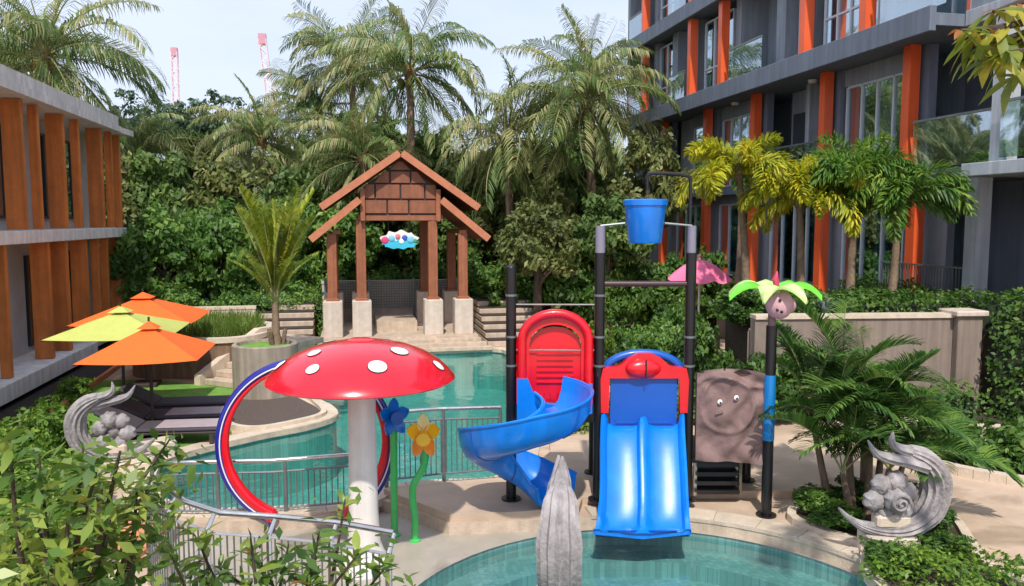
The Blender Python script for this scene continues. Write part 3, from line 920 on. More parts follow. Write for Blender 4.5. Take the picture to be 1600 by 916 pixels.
# upper storeys 2 and 3
for zf, zc in ((F2, F3 - .27), (F3, F4 - .27), (F4, F5 - .32)):
    top = zc
    for y in (32.4, 27.7, 25.25, 20.35, 17.75):
        MB().b6(11.98, 12.26, y - .13, y + .13, zf + .14 if zf == F2 else zf + .141, top - .1).part('orange_column', M_OCOL, rb)
    # wall piers and window bays
    for y0, y1 in ((31.9, 32.2), (29.8, 30.3), (27.95, 28.1), (24.7, 25.05), (22.0, 22.5), (20.6, 20.9), (17.2, 17.5)):
        MB().b6(12.45, 14.6, y0, y1, zf, top).part('pier', M_RBW, rb)
    MB().b6(13.4, 13.55, 22.5, 24.7, zf, top).part('back_panel', M_RBW, rb)
    MB().b6(13.36, 13.4, 23.1, 24.1, zf, zf + 2.2).part('balcony_door', M_DARK, rb)
    MB().b6(13.4, 13.55, 28.1, 29.8, zf, top).part('back_panel', M_RBW, rb)
    MB().b6(13.2, 13.3, 32.4, 34.2, zf, top).part('back_panel', M_RBW, rb)
    rwin(30.35, 31.85, zf + .15, top - .25, 12.6, 2)
    rwin(25.45, 27.6, zf + .15, top - .25, 12.6, 3)
    rwin(17.95, 20.2, zf + .15, top - .25, 12.6, 4)
    rwin(20.95, 21.95, zf + .1, top - .25, 12.9, 2, False)
    for a, b in ((32.6, 34.1), (28.15, 29.75), (22.55, 24.65), (15.05, 17.15)):
        balus(a, b, zf + .1, XE + .22)
    rwin(15.2, 17.1, zf + .1, top - .3, 13.4, 3, False)
    MB().b6(12.7, 12.85, 6, YN - .05, zf + .05, top).part('side_wall', M_RBW, rb)
# storey 1
zf, top = F1, F2 - .27
for y in (31.7, 27.65, 24.15, 20.3, 16.95):
    MB().b6(12.62, 12.88, y - .13, y + .13, zf, top).part('orange_column', M_OCOL, rb)
    MB().b6(12.98, 13.2, y - .3, y + .3, zf, top).part('pier', M_RBD, rb)
for y0, y1, n in ((24.6, 27.2, 4), (28.0, 29.6, 2), (17.4, 19.9, 4), (32, 33.8, 2)):
    MB().b6(13.1, 13.25, y0 - .1, y1 + .1, top - .45, top).part('lintel', M_RBW, rb)
    rwin(y0, y1, zf + .1, top - .48, 13.15, n, False)
MB().b6(13.3, 14.5, 22.0, 22.2, zf, top).part('partition', M_RBL, rb)
MB().b6(13.8, 13.9, 20.7, 22.0, zf, top).part('back_panel', M_RBW, rb)
MB().b6(13.8, 13.9, 22.2, 23.8, zf, top).part('back_panel', M_RBW, rb)
MB().b6(13.74, 13.8, 22.5, 23.6, zf, zf + 2.2).part('balcony_door', M_DARK, rb)
MB().b6(13.3, 14.5, 29.8, 31.3, zf, top).part('partition', M_RBL, rb)
MB().b6(12.1, 12.45, 13.5, 13.8, F1, F2 - .27).part('pillar', M_RBL, rb)
balus(13.85, 16.6, F1, 12.6, 1.1)
balus(6.3, 13.45, F1, 12.0, 1.1)
balus(20.6, 24.0, F1, 12.66, 1.05)
MB().b6(13.9, 14.0, 6, 16.6, zf, top).part('back_panel', M_DARK, rb)
# storey 0
zf, top = F0, F1 - .26
for y in (31.7, 27.65, 24.15, 20.3, 16.6):
    MB().b6(12.62, 12.88, y - .14, y + .14, zf, top).part('orange_column', M_OCOL, rb)
for y in (14.4, 11.6, 8.6):
    MB().b6(12.3, 12.62, y - .16, y + .16, zf, top).part('pillar', M_RBL, rb)
for y0, y1, n in ((25.0, 27.2, 3), (20.9, 23.6, 4), (17.4, 19.8, 3), (28.4, 31, 3)):
    rwin(y0, y1, zf + .1, top - .3, 13.1, n, False)
    MB().b6(13.05, 13.2, y0 - .1, y1 + .1, top - .28, top).part('lintel', M_RBW, rb)
for y0, y1 in ((23.7, 24.9), (27.3, 28.3), (19.9, 20.8), (31, 34.2), (16.0, 17.3)):
    MB().b6(13.1, 13.3, y0, y1, zf, top).part('wall_panel', M_RBW, rb)
MB().b6(14.0, 14.1, 6, 16.0, zf, top).part('back_panel', M_RBD, rb)
MB().b6(12.95, 14.6, 13.3, 13.5, zf, top).part('partition', M_RBW, rb)
gr = MB()
for i in range(30):
    y = 14.6 + i * .09
    gr.b6(12.42, 12.44, y, y + .015, zf + .1, zf + 1.0)
gr.b6(12.41, 12.45, 14.55, 17.3, zf + 1.0, zf + 1.04)
gr.part('railing', M_DRAIL, rb)
for (x, y, z_) in ((13.0, 21.4, F2 - .33), (12.9, 12.9, F1 - .30), (12.9, 25.9, F2 - .33)):
    MB().lathe([(.001, -.05), (.11, -.04), (.13, .0), (.13, .05)], (x, y, z_), 16).part('ceiling_lamp', M_WHITE, rb, True)

rb.location.y -= 0.4

# ------------------------------------------------------------------ pavilion
pv = thing('timber_pavilion', 'brown timber gateway pavilion with two-tier gable roof on pale stone bases', 'pavilion', (1.35, 23.4, 0.4))
cx = 1.36
def fpv(a, b, d): return (cx + a, d, b)
for y in (22.2, 24.8):
    for i, x in enumerate((-.50, .28, 2.24, 3.08)):
        MB().box((x, y, .82), (.52, .52, 1.0), bev=.02).part('column_base', M_STONE, pv)
        tpz = 3.55 if i in (1, 2) else 3.15
        c = MB().box((x, y, 1.32 + (tpz - 1.32) / 2), (.26, .26, tpz - 1.32), bev=.012).part('column', M_WOODP, pv)
        MB().b6(x - .04, x + .04, y - .15, y - .13, 1.36, tpz - .05).part('column_strip', M_WOODP, c)
        MB().box((x, y, 1.35), (.34, .34, .08), bev=.01).part('column_collar', M_WOODP, c)
def slope(name, a0, z0, a1, z1, th, m, y0=21.75, y1=25.3):
    dx, dz = a1 - a0, z1 - z0
    l = math.hypot(dx, dz); nx, nz_ = -dz / l * th, dx / l * th
    if nz_ < 0: nx, nz_ = -nx, -nz_
    o = MB().extr([(a0, z0), (a1, z1), (a1 + nx, z1 + nz_), (a0 + nx, z0 + nz_)], fpv, y0, y1).part(name, M_ROOFT, pv)
    MB().extr([(a0 - nx * .25, z0 - nz_ * .25), (a1 - nx * .25, z1 - nz_ * .25), (a1 + nx * 1.08, z1 + nz_ * 1.08), (a0 + nx * 1.08, z0 + nz_ * 1.08)], fpv, y0 - .09, y0 - .003).part('fascia_board', M_ROOFF, o)
    return o
for s in (-1, 1):
    slope('upper_roof', s * 0.0, 5.25, s * 2.08, 3.80, .14, M_ROOFF)
    slope('lower_roof', s * 1.06, 4.02, s * 2.36, 2.95, .14, M_ROOFF, 21.82, 25.2)
    MB().b6(cx + s * 1.02 - .06, cx + s * 1.02 + .06, 21.9, 25.1, 3.5, 4.35).part('clerestory_wall', M_WOODP, pv)
MB().b6(cx - 1.16, cx + 1.16, 22.05, 22.35, 3.50, 3.66, .01).part('beam', M_WOODP, pv)
MB().b6(cx - 1.16, cx + 1.16, 24.65, 24.95, 3.50, 3.66, .01).part('beam', M_WOODP, pv)
for s in (-1, 1):
    MB().b6(cx + s * 1.72 - .1, cx + s * 1.72 + .1, 22.05, 24.95, 3.14, 3.24).part('beam', M_WOODP, pv)
# gable boards, each its own piece
gap = .025
def gable_w(z_): return max(0, (5.20 - z_) / (5.25 - 3.8) * 2.08 - .02)
rows = [(3.68, 4.08, (-.98, -.36, .22, .98)), (4.08, 4.50, (-.98, -.68, .0, .66, .98)), (4.50, 4.85, (-.72, -.28, .28, .72)), (4.85, 5.12, (-.3, .3))]
for z0, z1, xs in rows:
    for a, b in zip(xs, xs[1:]):
        la = max(a, -gable_w(z0)); lb_ = min(b, gable_w(z0)); ua = max(a, -gable_w(z1)); ub = min(b, gable_w(z1))
        if lb_ - la < .05: continue
        pts = [(la + gap, z0 + gap), (lb_ - gap, z0 + gap)] + ([(ub - gap if ub > -9 else 0, z1 - gap), (ua + gap, z1 - gap)] if ub - ua > .06 else [((la + lb_) / 2, z1 - gap)])
        MB().extr(pts, fpv, 22.0 + random.uniform(-.012, .006), 22.10).part('gable_board', M_WOODD, pv)
MB().extr([(-.99, 3.66), (.99, 3.66), (.99, 4.42), (0, 5.12), (-.99, 4.42)], fpv, 22.06, 22.16).part('gable_backing', M_DWOOD, pv)
MB().extr([(-.99, 3.66), (.99, 3.66), (.99, 4.42), (0, 5.12), (-.99, 4.42)], fpv, 24.75, 24.85).part('gable_backing', M_WOODP, pv)
MB().b6(-.85, 3.45, 21.75, 25.3, 0.0, .33).part('floor', M_STEP, pv)
for i in range(3):
    MB().b6(-.9 - .12 * i, 3.5 + .12 * i, 21.75 - .22 * (i + 1), 21.75 - .22 * i - .002, 0.0, .28 - .09 * i, .008).part('step', M_STEP, pv)
MB().b6(.7, 1.85, 22.9, 24.9, .33, .62).part('inner_step', M_STEP, pv)
# hanging sign
sg = thing('hanging_sign', 'blue and white splash-shaped sign hanging under the pavilion gable', 'sign', (1.33, 22.2, 2.7))
sh = [(math.cos(t_) * .50 * (1 + .10 * math.sin(7 * t_)), math.sin(t_) * .24 * (1 + .16 * math.sin(9 * t_ + 1))) for t_ in [2 * PI * i / 48 for i in range(48)]]
fsg = lambda a, b, d: (1.33 + a, d, 2.95 + b)
MB().extr([(a, b + .03) for a, b in sh], fsg, 22.16, 22.20).part('board', M_WHITE, sg)
MB().extr([(a * .9, b * .5 - .10) for a, b in sh], fsg, 22.135, 22.158).part('wave', mat('sign_cyan', srgb(60, 184, 214), .5, .1), sg)
for x, z_, c_, r_ in ((-.40, .02, (222, 70, 120), .10), (-.22, .07, (120, 196, 230), .09), (-.05, .12, (236, 120, 140), .07), (.14, .08, (60, 90, 180), .08), (.30, .03, (120, 196, 230), .10), (.42, .0, (70, 150, 120), .06), (.05, -.02, (236, 236, 240), .07)):
    MB().ball((1.33 + x, 22.13, 2.95 + z_), r_, 10, (1, .25, 1)).part('emblem', mat('sign_%d_%d' % (c_[0], c_[1]), srgb(*c_), .5, .05), sg, True)
for x in (-.3, .3):
    MB().cyl((1.33 + x, 22.18, 3.1), (1.33 + x, 22.18, 3.52), .008, n=6).part('cord', M_BLACK, sg)
# lattice screen behind
la = thing('lattice_screen', 'dark grid lattice screen across the back of the pavilion', 'fence', (1.3, 25.5, .4))
lm = MB()
for i in range(53): lm.b6(-.75 + i * .08, -.735 + i * .08, 25.45, 25.47, .75, 1.62)
for i in range(11): lm.b6(-.78, 3.45, 25.472, 25.487, .76 + i * .083, .778 + i * .083)
lo = lm.part('lattice', M_DRAIL, la); lo['kind'] = 'stuff'
for x in (-.8, .55, 1.95, 3.48): MB().b6(x - .03, x + .03, 25.43, 25.49, 0, 1.68).part('post', M_DRAIL, la)
solo('garden_wall', MB().b6(-.9, 3.6, 25.62, 25.85, 0, 1.52).b6(-.92, 3.62, 25.6, 25.87, 1.52, 1.60), M_STONE, 'long low pale wall behind the pavilion lattice', 'wall', (1.3, 25.7, 0))
# amphitheatre steps either side
for x0, x1, lab in ((-2.55, -1.05, 'tier of beige stone steps between the planter and the pavilion'), (3.7, 5.3, 'tier of beige stone steps between the pavilion and the black posts')):
    st = thing('stone_steps', lab, 'steps', ((x0 + x1) / 2, 22.3, 0))
    for i in range(6):
        MB().b6(x0, x1, 21.65 + .36 * i, 24.4, .19 * i, .19 * i + .14, .01).part('step', M_STEP, st)
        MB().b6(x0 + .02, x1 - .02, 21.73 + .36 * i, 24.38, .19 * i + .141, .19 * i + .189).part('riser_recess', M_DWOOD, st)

# ------------------------------------------------------------------ left terrace: planters and stairs
tp = thing('raised_planter', 'curved raised planter with brown wall and tall grass by the stairs', 'planter', (-3.4, 20, 0))
TPP = catmull([(-4.9, 19.2), (-3.9, 18.6), (-2.9, 18.25), (-2.2, 18.6), (-1.9, 19.6), (-2.1, 21.0), (-3.3, 22.0), (-4.9, 22.2)], 4)
MB().prism(TPP, 0, .82).part('planter_wall', mat('brown_planter_wall', srgb(134, 106, 86), .85, .2, 4, .4, 40, streak=.3), tp)
MB().ring(offset(TPP, -.16), offset(TPP, .05), .822, .93).part('planter_rim', M_COPING, tp)
gs = []
pts_in = []
while len(pts_in) < 3400:
    x, y = random.uniform(-4.7, -2.1), random.uniform(18.5, 21.9)
    if ((x + 3.4) / 1.25) ** 2 + ((y - 20.2) / 1.65) ** 2 < 1: pts_in.append((x, y))
P = np.array(pts_in)
n = len(P)
base = np.column_stack([P, np.full(n, .85)])
dirv = nrm(np.column_stack([rng.normal(0, .4, n), rng.normal(0, .4, n), np.ones(n)]))
hh = rng.uniform(.22, .46, n)[:, None]
sd_ = nrm(np.column_stack([rng.normal(size=n), rng.normal(size=n), np.zeros(n)])) * .014
Q = np.stack([base - sd_, base + sd_, base + dirv * hh + sd_ * .2, base + dirv * hh - sd_ * .2], 1)
go = link('grass', quads('grass', Q - np.array([-3.4, 20, 0]), L_GRASS), tp); go['kind'] = 'stuff'
MB().b6(-6.4, -1.2, 22.5, 22.7, 0, 1.12).b6(-6.42, -1.18, 22.48, 22.72, 1.12, 1.2)
solo('garden_wall', MB().b6(-4.6, -2.6, 22.75, 22.95, 0, 1.08).b6(-4.62, -2.58, 22.73, 22.97, 1.08, 1.16), M_COPING, 'short pale wall behind the tall-grass planter', 'wall', (-3.6, 22.8, 0))
# stairs
sr = thing('garden_stairs', 'beige stone stairs with a sloped side wall rising from the lawn', 'stairs', (-2.8, 17.8, 0))
u = Vector((.62, .78, 0)).normalized(); p_ = Vector((-u.y, u.x, 0))
for i in range(6):
    c = Vector((-2.65, 17.35, 0)) + u * (.30 * i)
    MB().box((c.x + u.x * .5, c.y + u.y * .5, .075 + .13 * i / 1), (1.0 if False else 1.0, 1.15, .13), math.atan2(u.y, u.x), bev=.012).part('step', M_STEP, sr)
q0 = Vector((-2.65, 17.35, 0)) + p_ * .68 - u * .1
sw = MB()
def fst(a, b, d): return tuple(q0 + u * a + p_ * d + Vector((0, 0, b)))
sw.extr([(0, 0), (0, .22), (1.75, 1.02), (2.3, 1.02), (2.3, 0)], fst, -.09, .09)
sw.part('side_wall', M_COPING, sr)
# round planter with the young palm, gravel bed at its foot
rp_ = thing('round_planter', 'round beige planter standing in the dark gravel bed, holding a young palm', 'planter', (-1.72, 16.55, 0))
MB().lathe([(.64, 0), (.64, 1.03), (.62, 1.05), (.55, 1.05), (.54, .98), (.001, .98)], (-1.72, 16.55, 0), 40).part('planter_wall', mat('grey_planter_render', srgb(166, 154, 138), .85, .16, 3, .3, 40, streak=.3), rp_, True)
MB().lathe([(.525, .985), (.3, 1.03), (.001, 1.05)], (-1.72, 16.55, 0), 30).part('soil_mound', M_LAWN, rp_, True)
BED = catmull([(-2.3, 15.0), (-2.05, 14.0), (-1.6, 13.62), (-1.0, 13.92), (-.58, 14.4), (-.72, 15.2), (-1.0, 15.95), (-1.7, 16.3), (-2.2, 15.9)], 4)
struct('gravel_bed', MB().sheet([BED], .03), M_GRAVEL)
struct('gravel_bed_kerb', MB().ring(BED, offset(BED, .10), -.02, .10), M_COPING)
yp = palm('young_palm', 'young yellow-green palm with upright fronds in the round planter', (-1.52, 16.5, 1.0), (-1.50, 16.5, 1.85), YOUN, [(0, 6, 1.0), (1, 9, 1.0), (2, 7, .9), (3, 6, .6)], 2.2, .075, cat='palm tree', swell=1.5, jit=.45, fibre=False)
for a in (.4, 2.2, 4.4):
    o = link('stem_stub', MB().tube([(math.cos(a) * .14, math.sin(a) * .14, -.02), (math.cos(a) * .22, math.sin(a) * .2, .32)], [.05, .04], 8).mesh('stem_stub', M_TRUNK, True), yp)

# ------------------------------------------------------------------ loungers and parasols on the lawn
def parasol(label, c, zp, half, m, drop, group):
    t = thing('square_parasol', label, 'parasol', (c[0], c[1], .01), group)
    x, y = c
    def panel_pts(k):
        a = PI / 4 + k * PI / 2
        return (x + math.cos(a) * half * 1.414, y + math.sin(a) * half * 1.414, zp - drop)
    for k in range(4):
        p, q = Vector(panel_pts(k)), Vector(panel_pts(k + 1)); top = Vector((x, y, zp - .06))
        mb = MB(); N = 6; vs = []; fs = []
        for i in range(N + 1):
            for j in range(N + 1):
                e0 = top.lerp(p, i / N); e1 = top.lerp(q, i / N)
                v = e0.lerp(e1, j / N); v.z -= .10 * half * (i / N) * math.sin(PI * j / N) * .5
                v += Vector((x - (p.x + q.x) / 2, y - (p.y + q.y) / 2, 0)) * .05 * math.sin(PI * j / N) * (i / N)
                vs.append(v)
        for i in range(N):
            for j in range(N):
                fs.append((i * (N + 1) + j, i * (N + 1) + j + 1, (i + 1) * (N + 1) + j + 1, (i + 1) * (N + 1) + j))
        o = mb.add(vs, fs).part('canopy_panel', m, t, True)
        MB().tube([p.lerp(top, .0) - Vector((0, 0, .02)), top - Vector((0, 0, .03))], .012, 5).part('rib', M_DWOOD, t)
    v4 = [Vector(panel_pts(k)).lerp(Vector((x, y, zp - .06)), .82) + Vector((0, 0, .05)) for k in range(4)]
    MB().add([tuple(v) for v in v4] + [(x, y, zp + .03)], [(0, 1, 4), (1, 2, 4), (2, 3, 4), (3, 0, 4)]).part('vent_cap', m, t)
    MB().cyl((x, y, zp - .1), (x, y, zp + .09), .018, n=8).part('finial', M_DWOOD, t)
    MB().cyl((x, y, .02), (x, y, zp - .08), .028, n=10).part('pole', M_DWOOD, t)
    MB().box((x, y, .05), (.5, .5, .08), bev=.01).part('base', M_DWOOD, t)
    return t
parasol('orange square parasol beside the loungers, its skirt over a charcoal lounger', (-3.22, 13.7), 1.86, .88, M_UORG, .50, 'lawn parasols')
parasol('lime yellow square parasol tucked behind the orange one', (-4.06, 15.3), 1.95, .98, M_ULIM, .42, 'lawn parasols')
parasol('orange square parasol beyond the lime one, closest to the raised planter', (-4.3, 17.9), 1.98, 1.15, M_UORG, .52, 'lawn parasols')
def lounger(label, x, y, rz, towel):
    t = thing('sun_lounger', label, 'sun lounger', (x, y, .012), 'sun loungers on the lawn', local=True)
    t.rotation_euler = (0, 0, rz)
    MB().b6(-.95, .95, -.31, .31, .19, .22, .008).part('frame', M_DWOOD, t)
    for sx in (-.8, .85):
        for sy in (-.28, .28):
            MB().b6(sx - .03, sx + .03, sy - .03, sy + .03, 0, .19).part('leg', M_DWOOD, t)
    MB().b6(-.30, .94, -.29, .29, .222, .28, .02).part('mattress', M_CUSH, t)
    MB().bar((-.30, 0, .25), (-.88, 0, .56), .58, .06, bev=.02).part('backrest', M_CUSH, t)
    MB().bar((-.86, 0, .22), (-.72, 0, .44), .05, .05).part('backrest_prop', M_DWOOD, t)
    if towel: MB().b6(.0, .95, -.25, .25, .282, .297, .006).part('towel', M_TOWEL, t)
    return t
lounger('charcoal sun lounger between the other two, grey towel across its foot', -3.05, 14.05, -.05, True)
lounger('bare charcoal sun lounger nearest the stairs', -3.12, 15.0, -.05, False)
lounger('charcoal sun lounger beside the pale stone block, grey towel across its foot', -3.0, 13.2, -.08, True)

# ------------------------------------------------------------------ carved crescent statues
def statue_parts(t):
    path = [(-.58, .32), (-.48, .22), (-.34, .13), (-.15, .075), (.05, .07), (.24, .13), (.40, .27), (.48, .45), (.49, .63), (.43, .79), (.31, .90), (.17, .96)]
    radv = [.014, .032, .055, .082, .108, .135, .15, .162, .158, .143, .118, .08]
    path = catmull(path, 3, False)
    rv = np.interp(np.linspace(0, 11, len(path)), range(12), radv)
    def ribbed(path, rv, flat, wide, yo=0.0, n=28, ridges=7):
        mb = MB(); vs = []; fs = []
        for i, p in enumerate(path):
            a = path[max(0, i - 1)]; b = path[min(len(path) - 1, i + 1)]
            tx, tz = b[0] - a[0], b[1] - a[1]; l = math.hypot(tx, tz) or 1
            nx, nz_ = -tz / l, tx / l
            for k in range(n):
                th = 2 * PI * k / n
                r_ = rv[i] * (1 + .09 * math.cos(ridges * 2 * th) + .03 * math.sin(i * 1.1))
                vs.append((p[0] + nx * r_ * flat * math.cos(th), yo + r_ * wide * math.sin(th), p[1] + nz_ * r_ * flat * math.cos(th)))
        for i in range(len(path) - 1):
            for k in range(n):
                fs.append((i * n + k, i * n + (k + 1) % n, (i + 1) * n + (k + 1) % n, (i + 1) * n + k))
        fs.append(tuple(range(n))); fs.append(tuple((len(path) - 1) * n + k for k in range(n)))
        return mb.add(vs, fs)
    ribbed(path, rv, .85, 1.25).part('crescent_body', M_STAT, t, True)
    for nm, pp, rr in (('flame_tip', [(.36, .86), (.20, .95), (.06, .99), (-.02, 1.06), (-.01, 1.18)], [.10, .085, .07, .05, .008]), ('flame_tip', [(.34, .80), (.12, .86), (-.08, .90), (-.22, .96), (-.31, 1.10)], [.10, .085, .075, .05, .008])):
        q = catmull(pp, 3, False)
        ribbed(q, np.interp(np.linspace(0, 4, len(q)), range(5), rr), .75, 1.2, 0.0 if pp[0][0] > .35 else -.05, 16, 4).part(nm, M_STAT, t, True)
    sp = MB()
    cc = (.0, .44)
    sp.ball((cc[0], -.10, cc[1]), .125, 24)
    for k, (a, r_) in enumerate(((20, .11), (75, .12), (130, .11), (190, .12), (245, .10), (310, .12))):
        sp.ball((cc[0] + math.cos(R(a)) * .19, 0, cc[1] + math.sin(R(a)) * .19), r_, 22, (1, .9, 1))
    sp.v = [(x + .010 * math.sin(70 * z_ + 30 * x), y + .008 * math.sin(60 * x), z_ + .010 * math.sin(64 * x - 22 * z_)) for x, y, z_ in sp.v]
    o = sp.part('shell_cluster', M_STAT, t, True)
    cl = MB()
    pts = [(cc[0] + math.cos(a) * (.11 - .009 * a), -.21 - .004 * a, cc[1] + math.sin(a) * (.11 - .009 * a)) for a in [i * .35 for i in range(34)]]
    cl.tube(pts, [.022 * (1 - i / 50) for i in range(34)], 6)
    cl.part('spiral', M_STAT, o, True)
    MB().b6(-.18, .20, -.10, .10, .11, .26, .03).part('inner_rock', M_COPING, t)
for lab, loc, rz, sc in (('grey carved crescent statue with shell cluster on a beige plinth beside the palm clump', (5.47, 7.12, .22), -.18, .94),
                         ('grey ribbed crescent statue rising from the wading pool before the slides', (1.88, 6.95, .02), -PI / 2 - .3, 1.11),
                         ('grey carved crescent statue at the lawn edge near the loungers', (-3.28, 11.75, .16), PI + .1, .95)):
    t = thing('crescent_statue', lab, 'statue', loc, 'crescent statues', local=True)
    t.rotation_euler = (0, 0, rz); t.scale = (sc, sc * (.84 if rz < -1 else 1), sc)
    statue_parts(t)
solo('stone_plinth', MB().box((5.46, 7.12, .08), (.52, .34, .34), -.18, bev=.012), M_STONE, 'beige block plinth under the statue beside the palm clump', 'plinth', (5.46, 7.12, 0))
solo('stone_plinth', MB().box((1.86, 6.95, -.35), (.46, .40, .72), -.3, bev=.012), M_STONE, 'pale plinth in the wading pool under the ribbed statue', 'plinth', (1.86, 6.95, 0))
solo('stone_plinth', MB().box((-3.2, 11.75, .09), (.85, .55, .18), .1, bev=.02).box((-2.95, 12.3, .14), (.7, .35, .28), .35, bev=.03), M_COPING, 'pale stone block under the statue at the lawn edge', 'plinth', (-3.2, 11.75, 0))

# ------------------------------------------------------------------ mushroom shower
MX, MY = .085, 8.25
mu = thing('mushroom_shower', 'red mushroom water feature with white spots and thick white stem', 'water feature', (MX, MY, -.14))
capp = [(.001, 2.28), (.15, 2.275), (.32, 2.252), (.50, 2.208), (.66, 2.145), (.80, 2.06), (.90, 1.97), (.955, 1.91), (.965, 1.885), (.945, 1.868), (.90, 1.87), (.86, 1.89), (.60, 1.92), (.11, 1.94)]
cap = MB().lathe(capp, (MX, MY, 0), 64).part('cap', M_CAP, mu, True)
MB().lathe([(.001, 2.30), (.11, 2.295), (.14, 2.282), (.14, 2.265)], (MX, MY, 0), 24).part('crown_plug', M_RED, cap, True)
cr = [p[0] for p in capp[:9]]; cz_ = [p[1] for p in capp[:9]]
def cap_pt(r_, ph, up=0.0):
    z_ = np.interp(r_, cr, cz_)
    dz = (np.interp(r_ + .02, cr, cz_) - np.interp(r_ - .02, cr, cz_)) / .04
    nl = math.hypot(1, dz)
    rr = r_ + up * (-dz) / nl
    return (MX + rr * math.cos(ph), MY + rr * math.sin(ph), z_ + up / nl)
def spot(r0, ph0, rad, up, m, name, parent):
    vs = [cap_pt(r0, R(ph0), up)]; fs = []
    n_ = 20
    for k in (1, 2):
        for i in range(n_):
            a = 2 * PI * i / n_
            dr = math.cos(a) * rad * k / 2; dt = math.sin(a) * rad * k / 2
            sl = 1.0 / math.hypot(1, (np.interp(r0 + .05, cr, cz_) - np.interp(r0 - .05, cr, cz_)) / .1)
            vs.append(cap_pt(max(.02, r0 + dr * sl), R(ph0) + dt / max(.1, r0), up if k == 1 else up * .6))
    for i in range(n_):
        j = (i + 1) % n_
        fs += [(0, 1 + i, 1 + j), (1 + i, 1 + n_ + i, 1 + n_ + j, 1 + j)]
    return MB().add(vs, fs).part(name, m, parent, True)
for r_, ph, rad in ((.74, -128, .075), (.70, -78, .10), (.52, -150, .075), (.50, -42, .10), (.82, -22, .075), (.80, 185, .08), (.55, 60, .1), (.75, 100, .09), (.78, 30, .08), (.5, 130, .08)):
    rad *= .9
    b_ = spot(r_, ph, rad * 1.09, .008, M_BLACK, 'spot_outline', cap)
    s_ = spot(r_, ph, rad, .016, M_WHITE, 'spot', cap)
MB().lathe([(.30, -.14), (.29, -.06), (.215, .02), (.17, .15), (.152, .5), (.143, 1.2), (.14, 1.95)], (MX, MY, 0), 32).part('stem', M_STEM, mu, True)

# ------------------------------------------------------------------ two-tone ring sprayer
RC = Vector((-.545, 9.38, .90)); RR = .985
ru = Vector((.995, -.1, 0))
rg = thing('ring_sprayer', 'large open blue and red hoop sprayer standing behind the mushroom', 'water feature', (-.56, 9.38, -.14))
def ringp(r_, a, off=0.0): return RC + ru * (r_ * math.sin(a)) + Vector((0, off, -r_ * math.cos(a)))
angs = [R(27) + (2 * PI - R(54)) * i / 72 for i in range(73)]
MB().tube([ringp(RR, a) for a in angs], .05, 12).part('outer_tube', M_NAVY, rg, True)
MB().tube([ringp(RR - .01, a, -.05) for a in angs], .008, 6).part('trim_line', M_WHITE, rg, True)
MB().tube([ringp(RR - .07 - .012 * math.cos(a), a, -.01) for a in angs], [.045 + .028 * math.cos(a) for a in angs], 12).part('inner_tube', M_RED, rg, True)
for a in (angs[0], angs[-1]):
    p = ringp(RR - .05, a); 
    MB().ball(p, .085, 14).part('end_ball', M_RED, rg, True)
    MB().cyl((p.x, p.y, -.14), (p.x, p.y, p.z), .035, n=12).part('support_post', M_NAVY, rg, True)
    MB().lathe([(.09, 0), (.09, .02), (.04, .03)], (p.x, p.y, -.14), 16).part('base_plate', M_STEEL, rg)

# ------------------------------------------------------------------ flower sprayers
def flower(label, base, pts, rs, c, mp_, mc, petals, R0, face, tall=1.0, tip=None):
    t = thing('flower_sprayer', label, 'water feature', base, 'flower sprayers')
    MB().tube(pts, rs, 12).part('stem', M_GREENP, t, True)
    MB().lathe([(.07, 0), (.07, .015), (.04, .03)], base, 16).part('base_plate', M_GREENP, t)
    c = Vector(c); f_ = Vector(face).normalized()
    s_ = f_.cross(Vector((0, 0, 1))).normalized(); up = s_.cross(f_) * tall
    for k in range(petals):
        a = 2 * PI * k / petals + PI / 2
        d = s_ * math.cos(a) + up * math.sin(a)
        side = s_ * -math.sin(a) + up * math.cos(a)
        vs = []; fs = []
        prof = [(.15, .30), (.4, .46), (.7, .42), (.9, .22), (1.0, .03)]
        for i, (u_, w_) in enumerate(prof):
            bend = f_ * (.28 * u_ * u_ * R0)
            for j in (-1, 0, 1):
                vs.append(c + d * (u_ * R0) + side * (w_ * R0 * .75 * j) + bend - f_ * (.10 * R0 * (1 - abs(j))))
        for i in range(4):
            for j in range(2):
                fs.append((i * 3 + j, i * 3 + j + 1, (i + 1) * 3 + j + 1, (i + 1) * 3 + j))
        n_ = len(vs)
        vs2 = [v - f_ * .025 for v in vs]
        fs2 = [tuple(x + n_ for x in q[::-1]) for q in fs]
        rim = [0, 1, 2, 5, 8, 11, 14, 13, 12, 9, 6, 3]
        fs3 = [(rim[i], rim[(i + 1) % 12], rim[(i + 1) % 12] + n_, rim[i] + n_) for i in range(12)]
        MB().add(vs + vs2, fs + fs2 + fs3).part('petal', tip if (tip and k == 0) else mp_[k % len(mp_)], t, True)
    MB().ball(c + f_ * .03, R0 * .33, 12).part('flower_centre', mc, t, True)
    MB().tube([c - f_ * .12, c + f_ * .12], [R0 * .2, R0 * .42], 14).part('trumpet', mc, t, True)
    return t
flower('yellow and orange flower sprayer on a bent green stem', (.66, 8.85, -.14), catmull([(.66, 8.85, -.14), (.665, 8.85, .12), (.64, 8.86, .36), (.66, 8.87, .52), (.76, 8.88, .68), (.79, 8.88, .82), (.78, 8.87, 1.02)], 4, False), .042, (.765, 8.80, 1.10), [M_YEL, M_YEL, M_ORG, M_ORG, M_YEL], M_YEL, 5, .19, (-.1, -1, -.25), 1.55, mat('pale_yellow_plastic', srgb(250, 232, 170), .35, .1, 5, coat=.3))
flower('blue flower sprayer on a straight green stem', (.44, 9.05, -.14), [(.44, 9.05, -.14), (.445, 9.05, .6), (.45, 9.05, 1.18)], .042, (.45, 9.0, 1.27), [M_BLUE, M_BLUE], M_DBLUE, 5, .18, (.3, -1, .1), 1.25)

